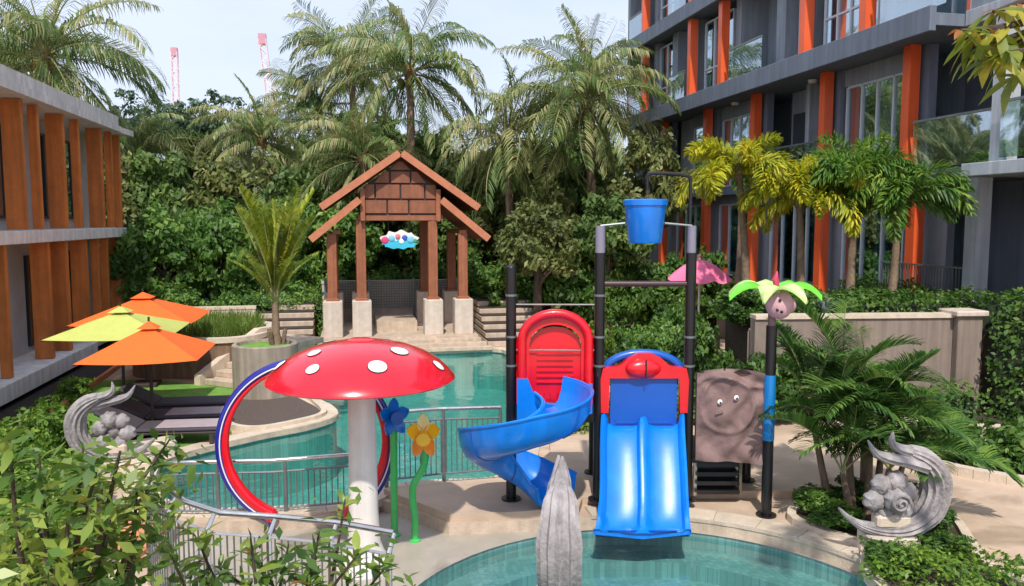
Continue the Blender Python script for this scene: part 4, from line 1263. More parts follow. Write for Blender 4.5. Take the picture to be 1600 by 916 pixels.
# ------------------------------------------------------------------ railings
def railing(label, line, z0s, z1s, nb, posts, mrail, double, tilt=(0, 0)):
    L_ = [Vector((p[0], p[1], 0)) for p in line]
    t = thing('pool_railing', label, 'railing', (line[0][0], line[0][1], z0s[0]), 'pool railings')
    seg = [0]
    for a, b in zip(L_, L_[1:]): seg.append(seg[-1] + (b - a).length)
    def at(s):
        s = min(max(s, 0), seg[-1])
        for i in range(len(L_) - 1):
            if s <= seg[i + 1] + 1e-9:
                k = (s - seg[i]) / (seg[i + 1] - seg[i])
                return L_[i].lerp(L_[i + 1], k), z0s[i] + (z0s[i + 1] - z0s[i]) * k, z1s[i] + (z1s[i + 1] - z1s[i]) * k
    T = seg[-1]
    def curve(dz, frac=None):
        out = []
        for i in range(41):
            p, a, b = at(T * i / 40)
            out.append((p.x + tilt[0] * (dz > -.02), p.y + tilt[1] * (dz > -.02), b + dz))
        return out
    MB().tube(curve(0.0), .026, 10).part('top_rail', mrail, t, True)
    MB().tube(curve(-.14), .014, 8).part('lower_rail', mrail if double else M_DRAIL, t, True)
    bt = [at(T * i / 40) for i in range(41)]
    MB().tube([(p.x, p.y, a + .08) for p, a, b in bt], .014, 8).part('bottom_rail', M_DRAIL, t, True)
    for i in range(nb):
        p, a, b = at(T * (i + .5) / nb)
        MB().cyl((p.x, p.y, a + .08), (p.x, p.y, b - .14), .008, n=5).part('baluster', M_DRAIL, t)
    for i in range(posts):
        p, a, b = at(T * i / (posts - 1))
        MB().tube([(p.x, p.y, a - .02), (p.x, p.y, b - .12), (p.x + tilt[0], p.y + tilt[1], b - .01)], [.026, .024, .018], 8).part('post', mrail if double else M_DRAIL, t, True)
    return t
railing('low railing behind the hoop sprayer along the main pool edge', [(-2.35, 9.85), (-1.9, 9.72), (-.95, 9.6), (-.03, 9.66)], [0, 0, 0, 0], [.63, .67, .67, .67], 34, 4, M_STEEL, False)
railing('railing along the play deck between flower sprayers and spiral slide', [(.40, 10.1), (1.1, 10.22), (1.92, 10.26)], [.1, .1, .1], [1.06, 1.05, 1.02], 22, 3, M_STEEL, False)
railing('curved steel handrail on the garden side of the splash pad', [(-1.95, 7.95), (-1.55, 7.3), (-1.2, 7.02), (-.72, 6.86), (-.2, 6.62), (.26, 6.3)], [0, 0, 0, 0, 0, 0], [1.02, .99, .96, .95, .95, .95], 46, 6, M_STEEL, True, (.05, .10))
solo('splash_kerb', MB().prism(catmull([(-2.3, 8.3), (-1.95, 7.5), (-1.45, 7.0), (-.8, 6.72), (-.1, 6.3), (.1, 5.6), (-.15, 5.6), (-.35, 6.2), (-.95, 6.5), (-1.65, 6.8), (-2.2, 7.4), (-2.5, 8.3)], 3), 0, .16), M_COPING, 'low pale kerb under the curved steel handrail', 'kerb', (-1.2, 6.8, 0))
struct('terracotta_strip', MB().prism(catmull([(-2.75, 9.6), (-2.35, 9.75), (-2.1, 9.3), (-2.25, 8.5), (-2.6, 8.4), (-2.9, 9.0)], 3), 0, .05), M_TERRA)

# ------------------------------------------------------------------ play tower
TO = Vector((2.91, 9.08, 0)); TU = Vector((.980, -.199, 0)); TV = Vector((.199, .980, 0))
def T(u_, v_, z_): return tuple(TO + TU * u_ + TV * v_ + Vector((0, 0, z_)))
TRZ = math.atan2(TU.y, TU.x)
tw = thing('water_play_tower', 'black-post water play tower with blue slides, red hoods and tipping bucket', 'play structure', (2.91, 9.08, .1))
def post(u_, v_, z1, z0=.1, r_=.063, m=M_BLACK):
    p = MB().cyl(T(u_, v_, z0), T(u_, v_, z1), r_, n=18).part('post', m, tw, True)
    MB().cyl(T(u_, v_, z0), T(u_, v_, z0 + .02), r_ * 1.9, n=18).part('foot_plate', M_BLACK, p)
    return p
pa = post(-1.06, .02, 2.94); MB().ball(T(-1.06, .02, 2.94), .063, 12, (1, 1, .6)).part('post_cap', M_BLACK, pa, True)
pb = post(0, 0, 3.12); MB().cyl(T(0, 0, 3.12), T(0, 0, 3.44), .058, n=18).part('post_cap', M_GREYP, pb, True)
pc = post(1.085, 0, 3.12); MB().cyl(T(1.085, 0, 3.12), T(1.085, 0, 3.44), .052, n=18).part('post_cap', M_GREYP, pc, True)
pd = post(1.98, -.26, 2.28, 0.0); MB().cyl(T(1.98, -.26, .92), T(1.98, -.26, 1.70), .067, n=18).part('post_sleeve', mat('teal_blue_sleeve', srgb(10, 120, 190), .3, .08, coat=.4), pd, True)
post(2.02, .72, 1.6); post(-.98, 1.0, 1.6); post(0.05, 1.05, 1.6); post(1.05, 1.05, 1.6)
for z_ in (1.85, 2.40): 
    for (a, b) in (((-1.06, .02), (0, 0)),):
        MB().cyl(T(a[0], a[1], z_ + .1), T(b[0], b[1], z_ + .1), .009, n=6).part('tie_rod', M_STEEL, tw)
for pu in (-1.06, 0, 1.085):
    for z_ in (1.75, 2.1, 2.6):
        if pu == 1.085 and z_ > 2.5: continue
        MB().cyl(T(pu, .0 if pu > -1 else .02, z_), T(pu, .0 if pu > -1 else .02, z_ + .025), .07, n=18).part('clamp_ring', M_DRAIL, tw)
# platforms
for (u0, u1, v0, v1, z_) in ((-1.02, -.04, .02, 1.1, 1.28), (.04, 1.06, .0, 1.1, .98), (1.12, 1.98, .0, .9, .66)):
    pp = [T(u0, v0, 0), T(u1, v0, 0), T(u1, v1, 0), T(u0, v1, 0)]
    MB().prism([(p[0], p[1]) for p in pp], z_ - .1, z_).part('platform', M_BLACK, tw)
# cross bar and bucket
MB().cyl(T(0.04, 0, 2.75), T(1.05, 0, 2.75), .035, n=12).part('cross_bar', mat('maroon_bar', srgb(70, 44, 52), .4, .1), tw, True)
bk = MB().lathe([(.001, 3.235), (.185, 3.235), (.195, 3.25), (.245, 3.68), (.262, 3.68), (.265, 3.74), (.248, 3.75), (.238, 3.70), (.18, 3.27), (.001, 3.27)], T(.53, 0, 0), 36).part('bucket', M_BLUE, tw, True)
MB().cyl(T(.0, 0, 3.44), T(.29, 0, 3.47), .014, n=8).part('axle', M_DRAIL, tw, True)
MB().cyl(T(.76, 0, 3.47), T(1.085, 0, 3.44), .014, n=8).part('axle', M_DRAIL, tw, True)
MB().tube(catmull([T(1.07, .06, 3.40), T(1.07, .06, 3.9), T(1.02, .06, 4.03), T(.62, .06, 4.06), T(.56, .06, 4.0), T(.56, .06, 3.86)], 4, False), .022, 8).part('water_pipe', M_BLACK, tw, True)
# red entrance hood between posts A and B
hu = -.53
def fh(a, b, d): return T(hu + a, d, b)
def arch(hw, zb, zt, n_=18):
    zc = zt - hw * .78
    return [(-hw, zb)] + [(-hw * math.cos(PI * i / n_), zc + hw * .78 * math.sin(PI * i / n_)) for i in range(n_ + 1)] + [(hw, zb)]
def arch_band(o, i_, d0, d1):
    mb = MB(); n_ = len(o)
    vs = [fh(a, b, d0) for a, b in o] + [fh(a, b, d0) for a, b in i_] + [fh(a, b, d1) for a, b in o] + [fh(a, b, d1) for a, b in i_]
    fs = []
    for k in range(n_ - 1):
        fs += [(k, k + 1, n_ + k + 1, n_ + k), (2 * n_ + k, 3 * n_ + k, 3 * n_ + k + 1, 2 * n_ + k + 1), (k, 2 * n_ + k, 2 * n_ + k + 1, k + 1), (n_ + k, n_ + k + 1, 3 * n_ + k + 1, 3 * n_ + k)]
    fs += [(0, n_, 3 * n_, 2 * n_), (n_ - 1, 3 * n_ - 1, 4 * n_ - 1, 2 * n_ - 1)]
    return mb.add(vs, fs)
hood = arch_band(arch(.41, 1.30, 2.40), arch(.31, 1.30, 2.26), -.02, .12).part('entrance_hood', M_RED, tw, True)
arch_band(arch(.43, 1.34, 2.435), arch(.36, 1.34, 2.35), -.06, -.021).part('hood_rim', M_RED, hood, True)
MB().extr([(-.31, 1.30), (.31, 1.30), (.31, 2.0)] + [(.31 * math.cos(PI * i / 10), 2.0 + .225 * math.sin(PI * i / 10)) for i in range(11)] + [(-.31, 2.0)], fh, .06, .10).part('hood_panel', M_RED, hood)
MB().tube([fh(a * .97, b, -.04) for a, b in arch(.41, 1.34, 2.40)], .055, 10).part('hood_moulding', M_RED, hood, True)
for i in range(7):
    MB().bar(T(hu - .22, .05, 1.55 + i * .07), T(hu + .22, .05, 1.55 + i * .07), .03, .018).part('panel_rib', M_RED, hood)
for i in range(6):
    MB().bar(T(hu - .2 + i * .08, .03, 1.30), T(hu - .2 + i * .08, .03, 1.42), .025, .02).part('panel_tooth', M_RED, hood)
for s in (-1, 1):
    MB().bar(T(hu + s * .45, .08, 1.1), T(hu + s * .45, .08, 2.1), .05, .10).part('side_panel', M_RED, hood)
MB().box(T(hu, .0, 1.18), (.96, .04, .22), TRZ).part('deck_edge', M_BLACK, tw)
# spiral slide: trough swept round a helix
sc_ = Vector((1.90, 8.72, 0)); hr = .47
secs = []
N = 54
th0, th1 = R(38), R(-340)
for i in range(N + 1):
    q = i / N
    th = th0 + (th1 - th0) * q
    z_ = float(np.interp(q, (0, .14, .34, .577, .80, .93, 1.0), (1.30, 1.25, 1.12, .82, .42, .20, .17)))
    rr_ = hr + .03 * math.sin(q * 6)
    bank = .14 * math.sin(PI * min(1, q * 1.15))
    row = []
    for (dr, dz) in ((-.25, .22), (-.235, .10), (-.17, .02), (-.05, -.01), (.07, -.01), (.18, .05), (.245, .18), (.265, .30), (.29, .31),
                     (.285, .25), (.27, .12), (.20, .0), (.08, -.06), (-.06, -.06), (-.19, -.03), (-.265, .08), (-.275, .22)):
        row.append((sc_.x + (rr_ + dr) * math.cos(th), sc_.y + (rr_ + dr) * math.sin(th), z_ + dz + bank * dr))
    secs.append(row)
K = len(secs[0])
sv_ = [p for r_ in secs for p in r_]
sf = [(i * K + k, i * K + (k + 1) % K, (i + 1) * K + (k + 1) % K, (i + 1) * K + k) for i in range(N) for k in range(K)]
sf += [tuple(range(K)), tuple(N * K + k for k in range(K))]
sl = MB().add(sv_, sf).part('spiral_slide', M_BLUE, tw, True)
for ri in (8, 16):
    MB().tube([r_[ri] for r_ in secs], .018, 6).part('rim_flange', M_BLUE, sl, True)
for ii in (13, 27, 41):
    MB().tube(secs[ii][8:], .012, 5).part('joint_flange', M_DBLUE, sl, True)
MB().extr([(-.46, 1.12), (-.46, 1.62), (-.33, 1.62), (-.25, 1.42), (-.10, 1.32), (.12, 1.30), (.28, 1.38), (.40, 1.56), (.44, 1.56), (.44, 1.2), (.0, 1.12)], fh, -.12, -.04).part('slide_mouth', M_BLUE, sl)
MB().cyl((sc_.x + .42, sc_.y - .16, -.14), (sc_.x + .42, sc_.y - .16, .14), .045, n=14).part('support_leg', M_BLACK, sl, True)
# double slide between posts B and C
du = .54
prof = [(-.02, 1.02), (-.10, .99), (-.22, .88), (-.40, .66), (-.60, .40), (-.74, .22), (-.84, .12), (-.95, .08), (-1.02, .10)]
prof = catmull(prof, 3, False)
lane = []
cs_ = [(-.50, .17), (-.47, .19), (-.445, .16), (-.42, .04), (-.36, 0), (-.14, 0), (-.07, .03), (-.035, .11), (0, .125), (.035, .11), (.07, .03), (.14, 0), (.36, 0), (.42, .04), (.445, .16), (.47, .19), (.50, .17), (.51, .0), (.49, -.05), (0, -.06), (-.49, -.05), (-.51, .0)]
dv = []
for i, (v_, z_) in enumerate(prof):
    e = i / (len(prof) - 1)
    h_ = 1.0 if e < .72 else max(.12, 1 - (e - .72) / .28 * .95)
    wv = 1 + .06 * max(0, (e - .6) / .4)
    dv.append([T(du - .16 * e + a * wv, v_ - (.05 * math.cos(a * 2 * PI / .5 * .5) if i == len(prof) - 1 else 0), z_ + b * (h_ if b > 0 else 1)) for a, b in cs_])
K = len(cs_)
ds = MB().add([p for r_ in dv for p in r_], [(i * K + k, i * K + (k + 1) % K, (i + 1) * K + (k + 1) % K, (i + 1) * K + k) for i in range(len(dv) - 1) for k in range(K)] + [tuple(range(K)), tuple((len(dv) - 1) * K + k for k in range(K))]).part('double_slide', M_BLUE, tw, True)
for s in (-.27, .27):
    MB().bar(T(du + s - .17, .05, 1.06), T(du + s + .17, .05, 1.06), .06, .10).part('seat_stop', mat('maroon_bar', srgb(70, 44, 52)), ds)
def fd(a, b, d): return T(du + a, d, b)
hf = MB()
ou = [(-.52, 1.20), (-.53, 1.60), (-.50, 1.74), (-.30, 1.77), (-.20, 1.86), (-.08, 1.92), (.08, 1.92), (.20, 1.86), (.30, 1.77), (.50, 1.74), (.53, 1.60), (.52, 1.20), (.43, 1.20), (.42, 1.62), (-.42, 1.62), (-.43, 1.20)]
hd = hf.extr(ou, fd, -.08, .02).part('slide_hood', M_RED, tw)
MB().ball(T(du, -.05, 1.74), .24, 18, (1, .45, .52)).part('hood_boss', M_RED, hd, True)
MB().bar(T(du, -.165, 1.64), T(du, -.16, 1.86), .012, .02, up=(0, 1, 0)).part('boss_seam', M_BLACK, hd)
MB().extr([(-.40, .98), (.40, .98), (.40, 1.61), (-.40, 1.61)], fd, -.02, .03).part('hood_panel', M_DBLUE, hd)
MB().extr([(-.34, 1.06), (.34, 1.06), (.34, 1.10), (-.34, 1.10)], fd, -.04, -.021).part('panel_ledge', M_DBLUE, hd)
MB().tube([T(du - .46 * math.cos(PI * i / 20), .06, 1.68 + .225 * math.sin(PI * i / 20)) for i in range(21)], .05, 10).part('hood_arc', M_DBLUE, hd, True)
# carved climbing panel between C and D
pn = MB()
cpu = [1.18, 2.0]
G = 64
hm = np.zeros((G + 1, G + 1))
for i in range(G + 1):
    for j in range(G + 1):
        x, y = i / G, j / G
        h_ = .05 * math.exp(-((x - .36) ** 2 / .05 + (y - .62) ** 2 / .035)) + .035 * math.exp(-((x - .30) ** 2 / .015 + (y - .50) ** 2 / .01))
        h_ += .018 * math.sin(9 * x + 5 * y + 2 * math.sin(7 * y)) + .012 * math.sin(17 * y - 8 * x + 3 * math.sin(5 * x))
        h_ += .03 * math.exp(-((y - .88 - .05 * math.sin(6 * x)) ** 2) / .0012) + .02 * math.exp(-((math.hypot(x - .4, (y - .62) * 1.2) - .36) ** 2) / .0012)
        hm[i, j] = (h_ * 1.3 + .004 * math.sin(26 * x + 3 * math.sin(15 * y))) * min(1, 8 * x + .2, 8 * (1 - x) + .2)
vs = []
def pp_(a, d, z_): return T(1.165 + a * .83, -.06 - a * .18 - d, z_)
for i in range(G + 1):
    for j in range(G + 1):
        x, y = i / G, j / G
        topz = 1.72 + .03 * math.sin(PI * x) - .04 * (abs(x - .5) * 2) ** 6
        vs.append(pp_(x, .02 + hm[i, j], .62 + y * (topz - .62)))
fs = [(i * (G + 1) + j, (i + 1) * (G + 1) + j, (i + 1) * (G + 1) + j + 1, i * (G + 1) + j + 1) for i in range(G) for j in range(G)]
nv = len(vs)
vs += [pp_(0, -.05, .62), pp_(1, -.05, .62), pp_(1, -.05, 1.68), pp_(0, -.05, 1.68)]
edge_b = [i * (G + 1) for i in range(G + 1)]; edge_t = [i * (G + 1) + G for i in range(G + 1)]
fs += [tuple(edge_b[::-1]) + (nv, nv + 1), tuple(edge_t) + (nv + 2, nv + 3), tuple(range(G + 1)) + (nv + 3, nv), tuple(G * (G + 1) + j for j in range(G, -1, -1)) + (nv + 1, nv + 2), (nv, nv + 3, nv + 2, nv + 1)]
cp = MB().add(vs, fs).part('carved_panel', M_BROWN, tw, True)
cp['label'] = 'brown carved climbing panel with a relief face'
for ex, ez in ((.30, 1.36), (.52, 1.42)):
    c = pp_(ex, .085, ez)
    e_ = MB().ball(c, .032, 12, (1, .5, 1)).part('eye', M_WHITE, cp, True)
    MB().ball((c[0], c[1] - .016, c[2] - .006), .014, 10, (1, .5, 1)).part('pupil', M_BLACK, cp, True)
MB().bar(pp_(.24, .10, 1.22), pp_(.34, .10, 1.25), .02, .02).part('nostril', M_BROWN, cp)
# ladder below the panel
ld = MB()
for i in range(5):
    ld.box(T(1.50, .22 + i * .0, .16 + i * .11), (.52, .26 - .03 * i, .05), TRZ)
ld.box(T(1.50, .30, .38), (.50, .05, .5), TRZ)
ld.part('climbing_steps', M_BLACK, tw)
for s in (-.28, .28): MB().bar(T(1.50 + s, .16, .1), T(1.50 + s, .16, .66), .03, .04).part('ladder_rail', M_STEEL, tw)
# palm topper on post D
tcn = T(1.98, -.26, 2.52)
MB().cyl(T(1.98, -.26, 2.28), T(1.98, -.26, 2.72), .045, n=12).part('topper_stem', M_BROWN, tw, True)
nut = MB().ball((tcn[0] + .03, tcn[1] - .10, tcn[2] + .02), .155, 16, (1, 1, 1.12)).part('topper_coconut', M_PINKN, tw, True)
for dx, dz in ((-.10, -.05), (-.045, -.07), (-.07, .06)):
    MB().ball((tcn[0] + .03 + dx, tcn[1] - .235, tcn[2] + .02 + dz), .018, 8).part('coconut_eye', M_BLACK, nut, True)
MB().ball((tcn[0] + .18, tcn[1] - .02, tcn[2] + .0), .10, 14).part('topper_coconut', M_PINKN, tw, True)
MB().tube([(tcn[0] + .03, tcn[1] - .05, tcn[2] + .18), (tcn[0] + .0, tcn[1] - .05, tcn[2] + .30), (tcn[0] + .02, tcn[1] - .05, tcn[2] + .40)], [.03, .04, .008], 8).part('topper_bud', mat('maroon_bud', srgb(190, 60, 90), .4), tw, True)
for k in range(7):
    a = R(25 + k * 360 / 7)
    vs, fs = [], []
    for i in range(9):
        q = i / 8
        rr_ = .04 + .50 * q; z_ = tcn[2] + .14 + .20 * math.sin(q * 2.3) - .16 * q * q
        wv = .11 * math.sin(PI * (q * .88 + .12)) + .008
        for j in (-1, 0, 1):
            x, y = rr_ * math.cos(a) - j * wv * math.sin(a), rr_ * math.sin(a) + j * wv * math.cos(a)
            vs.append((tcn[0] + x, tcn[1] + y, z_ - .04 * abs(j)))
    for i in range(8):
        for j in range(2): fs.append((i * 3 + j, i * 3 + j + 1, (i + 1) * 3 + j + 1, (i + 1) * 3 + j))
    n_ = len(vs)
    rim = list(range(0, n_, 3)) + [n_ - 2] + list(range(n_ - 1, 0, -3)) + [1]
    vs += [(v[0], v[1], v[2] - .03) for v in vs]
    fs += [tuple(x + n_ for x in q[::-1]) for q in fs] + [(rim[i], rim[(i + 1) % len(rim)], rim[(i + 1) % len(rim)] + n_, rim[i] + n_) for i in range(len(rim))]
    MB().add(vs, fs).part('topper_leaf', M_LIME if k % 3 == 0 else M_PLIME, tw, True)

# ------------------------------------------------------------------ pink parasol and seats on the terrace
pk = thing('pink_parasol', 'pink scalloped parasol on the paved terrace below the apartment block', 'parasol', (8.75, 19, .13))
for k in range(8):
    a0, a1 = 2 * PI * k / 8, 2 * PI * (k + 1) / 8
    vs, fs = [], []
    for i in range(6):
        q = i / 5
        for j in range(5):
            a = a0 + (a1 - a0) * j / 4
            rr_ = 0.86 * q * (math.cos(PI / 8) / math.cos((j / 4 - .5) * 2 * PI / 8)) if q else .0
            z_ = 2.52 - .50 * q ** 1.6 - .05 * math.sin(PI * j / 4) * q + (.0 if i < 5 else -.04 * math.sin(PI * j / 4))
            vs.append((8.75 + rr_ * math.cos(a), 19 + rr_ * math.sin(a), z_))
    for i in range(5):
        for j in range(4): fs.append((i * 5 + j, i * 5 + j + 1, (i + 1) * 5 + j + 1, (i + 1) * 5 + j))
    MB().add(vs, fs).part('canopy_panel', M_UPNK, pk, True)
MB().cyl((8.75, 19, .15), (8.75, 19, 2.6), .03, n=10).part('pole', M_WHITE, pk, True)
MB().box((8.75, 19, .18), (.5, .5, .1), bev=.01).part('base', M_STONE, pk)
MB().ball((8.75, 19, 2.6), .05, 10).part('finial', M_UPNK, pk, True)
for lab, x, y, rz in (('small weathered timber chair on the terrace beside the pink parasol pole', 9.3, 18.5, 2.6), ('small weathered timber chair on the terrace facing away from the parasol', 7.9, 18.6, .3)):
    t = thing('terrace_chair', lab, 'chair', (x, y, .132), 'terrace chairs', local=True)
    t.rotation_euler = (0, 0, rz)
    MB().b6(-.24, .24, -.24, .24, .40, .45, .01).part('seat', M_TRUNK, t)
    MB().b6(-.24, .24, .21, .25, .46, .92, .01).part('backrest', M_TRUNK, t)
    for sx in (-.21, .21):
        for sy in (-.21, .21): MB().b6(sx - .02, sx + .02, sy - .02, sy + .02, 0, .40).part('leg', M_TRUNK, t)

# ------------------------------------------------------------------ far cranes
def crane(label, p0, p1, wd):
    t = thing('tower_crane', label, 'crane', p0, 'far cranes')
    p0, p1 = Vector(p0), Vector(p1)
    ax = (p1 - p0).normalized(); e1 = ax.cross(Vector((0, 1, 0))).normalized(); e2 = ax.cross(e1)
    m = MB(); n_ = 26
    for s1 in (-1, 1):
        for s2 in (-1, 1):
            o = (e1 * s1 + e2 * s2) * wd / 2
            m.tube([p0 + o, p1 + o], .10, 4)
    for i in range(n_):
        a, b = p0.lerp(p1, i / n_), p0.lerp(p1, (i + 1) / n_)
        s = 1 if i % 2 else -1
        for e, o in ((e1, e2), (e2, e1)):
            for q in (-1, 1):
                m.tube([a + e * s * wd / 2 + o * q * wd / 2, b - e * s * wd / 2 + o * q * wd / 2], .07, 3)
    m.part('lattice_mast', M_CRANE, t)
    MB().box(p1, (wd * 1.15, wd * 1.1, wd * 1.6), bev=.1).part('head', mat('crane_head', srgb(190, 140, 152), .7), t)
    return t
crane('pale red crane mast standing upright above the far trees', (-29.5, 150, 0), (-29.3, 150, 32.6), .95)
crane('taller pale red crane jib leaning above the far trees', (-11.0, 150, 0), (-14.6, 150, 35.4), 1.2)

# ------------------------------------------------------------------ background woodland and palms
palms = [((2.0, 30.3, 0), (2.25, 30.0, 8.9), 3.4, 'tall coconut palm directly behind the pavilion peak', 5),
         ((0.4, 34, 0), (0.1, 34, 9.9), 2.9, 'tall coconut palm whose crown touches that of the palm behind the pavilion peak', 2), ((5.7, 28.3, 0), (5.45, 28, 6.3), 3.0, 'lower coconut palm with a straight spear frond between two taller palms', 3),
         ((8.6, 27.2, 0), (8.05, 27, 7.4), 3.3, 'tall coconut palm beside the end wall of the apartment block', 4),
         ((-10.6, 33, 0), (-10.9, 33, 9.5), 4.0, 'large coconut palm leaning over the roof of the orange-finned house', 5),
         ((-8.9, 36, 0), (-8.7, 36, 6.1), 3.1, 'low coconut palm just beyond the end of the orange-finned house', 0), ((-1.0, 36, 0), (-1.3, 36, 8.2), 3.0, None, 2), ((-3.2, 33.5, 0), (-3.4, 33.5, 6.6), 2.6, None, 0),
         ((9.8, 31, 0), (9.4, 31, 8.9), 2.9, 'coconut palm half hidden behind the end of the apartment block', 0), ((0.4, 28.6, 0), (0.5, 28.6, 5.6), 2.5, None, 0), ((-13.5, 38, 0), (-13.8, 38, 9.6), 3.6, 'coconut palm showing behind the large one over the orange-finned house', 0), ((-5.8, 40, 0), (-6.0, 40, 6.6), 2.6, None, 0)]
for b, tpp, L_, lab, nuts in palms:
    palm('coconut_palm', lab or 'coconut palm crowded among the trees behind the pavilion and houses', b, tpp, COCO, COCO_SPEC, L_ * 1.12, .16, 'coconut palms', nuts)
far_lab = 'leafy tree in the dense growth far behind the pavilion'
for i in range(13):
    x = -24 + i * 3.1
    tree('woodland_tree', far_lab, (x, 43 + 3 * math.sin(i * 2.3), 0), 8.0 + 1.0 * math.sin(i * 1.7) - (0.8 if -16 < x < -3 else 0), 2.7, 'adab'[i % 4], 'far woodland trees')
for i, (x, y, h_, r_) in enumerate(((-6.9, 39, 9.4, 2.0), (-9.4, 41, 9.6, 2.1), (-4.4, 38, 9.0, 1.9))):
    tree('airy_tree', 'pale airy tree with sky showing through above the far growth', (x, y, 0), h_, r_, 'c', 'airy far trees')
for i, (x, y, h_, r_, k) in enumerate(((-9.0, 30, 5.6, 2.0, 'd'), (-6.6, 31, 5.8, 2.0, 'a'), (-4.0, 30, 5.6, 2.0, 'd'), (-1.9, 29, 5.2, 1.8, 'a'), (.4, 31, 6.6, 2.0, 'd'), (2.8, 32.5, 6.8, 2.1, 'a'), (5.0, 31, 6.0, 2.0, 'd'), (7.0, 30.4, 6.2, 2.0, 'd'), (9.2, 29.6, 5.6, 1.8, 'a'), (3.2, 28.3, 4.2, 1.5, 'a'), (-.6, 27.8, 4.2, 1.5, 'b'), (6.6, 27.4, 4.6, 1.5, 'd'))):
    tree('woodland_tree', {'d': 'olive green bushy tree in the belt between the pavilion and the tall palms', 'a': 'mid green bushy tree in the belt between the pavilion and the tall palms', 'b': 'dark dense bushy tree close behind the pavilion'}[k], (x, y, 0), h_, r_, k, 'mid woodland trees', sz=1.25)
for i, (x, y, h_, r_, k, lab) in enumerate(((-5.45, 25.4, 4.35, 1.45, 'b', 'dense dark green bushy tree at the far corner of the orange-finned house'), (-3.95, 26.0, 4.5, 1.5, 'b', 'dense dark green bushy tree behind the raised grass planter'), (-2.6, 26.6, 3.6, 1.3, 'b', 'smaller dense bushy tree behind the young palm'))):
    tree('bushy_tree', lab, (x, y, 0), h_, r_, k, 'dense trees behind the lawn', cz=h_ * .52, sz=1.35, trunk_r=.1)
for i, (x, y, h_, r_, k) in enumerate(((-4.9, 24.2, 1.7, .9, 'b'), (-3.3, 24.4, 1.6, .8, 'h'), (-1.8, 24.9, 1.8, .9, 'b'), (-.3, 26.8, 2.0, 1.0, 'b'), (1.2, 27.0, 2.0, 1.0, 'b'), (2.6, 26.9, 2.2, 1.0, 'h'), (4.2, 26.4, 2.3, 1.0, 'b'), (4.7, 24.0, 1.9, .9, 'h'), (5.6, 24.6, 2.7, 1.2, 'b'), (6.6, 23.2, 2.6, 1.1, 'h'), (7.6, 22.9, 2.4, 1.0, 'b'), (8.6, 22.8, 2.4, 1.0, 'h'), (9.6, 22.6, 2.5, 1.0, 'b'), (10.6, 22.6, 2.7, 1.0, 'h'))):
    t = thing('garden_shrub', {'b': 'small-leaved dark green shrub in the border behind the pool terrace', 'h': 'brighter broad-leaved shrub in the border behind the pool terrace'}[k], 'shrub', (x, y, 0), 'border shrubs', local=True)
    c = link('foliage', CROWN[k], t); c.location = (0, 0, h_ * .5); c.scale = (r_, r_, h_ * .56); c.rotation_euler = (0, 0, i * 1.3)
    MB().tube([(0, 0, -.05), (.05, 0, h_ * .6)], [.05, .02], 6).part('stem', M_BARK, t)
tree('slender_tree', 'slender olive-green tree against the grey end of the apartment block', (9.7, 25.2, 0), 6.2, 1.3, 'd', None, sz=1.5)
tree('slender_tree', 'leafy tree behind the tipping bucket', (7.5, 22.6, 0), 4.2, 1.2, 'a', None, sz=1.2)
tree('slender_tree', 'loose green tree behind the red entrance hood', (5.4, 22.8, 0), 3.9, 1.25, 'd', None, sz=1.1)

for i in range(12):
    x = -11 + i * 2.1
    t = thing('thicket_shrub', 'tall dark thicket shrub filling the shade under the woodland trees', 'shrub', (x, 35 + 1.2 * math.sin(i * 1.9), 0), 'woodland thicket', local=True)
    c = link('foliage', CROWN['ba'[i % 2]], t); c.location = (0, 0, 2.2); c.scale = (2.0, 2.0, 2.7); c.rotation_euler = (0, 0, i)
    MB().tube([(0, 0, -.05), (.1, 0, 2.4)], [.09, .04], 6).part('stem', M_BARK, t)

# foxtail palms along the terrace
for i, (b, tpp, fr, L_, lab) in enumerate((((8.1, 15.25, 1.5), (7.85, 15.25, 4.45), FOXY, 1.35, 'yellow foxtail palm closest to the tipping bucket'),
                                     ((9.05, 14.8, 1.5), (8.95, 14.8, 3.9), FOXY, 1.4, 'yellow foxtail palm between a yellow and a green foxtail palm'),
                                     ((9.95, 14.5, 1.5), (9.95, 14.5, 4.3), FOXG, 1.3, 'green foxtail palm next to the yellow ones on the terrace'),
                                     ((10.75, 14.3, 1.5), (10.85, 14.3, 3.85), FOXG, 1.45, 'green foxtail palm nearest the grey building pillar'),
                                     ((10.45, 15.2, 1.5), (10.45, 15.2, 4.6), FOXG, 1.2, 'tallest green foxtail palm, behind its neighbours on the terrace'),
                                     ((9.0, 17.4, 1.5), (9.0, 17.4, 4.6), FOXG, 1.1, 'green foxtail palm at the far end of the terrace row'))):
    palm('foxtail_palm', lab, b, tpp, fr, [(0, 3, .85), (1, 6, 1.05), (2, 6, 1.1), (3, 4, .9)], L_, .075, 'foxtail palms', 0, swell=1.2, ring=True, seed=i)

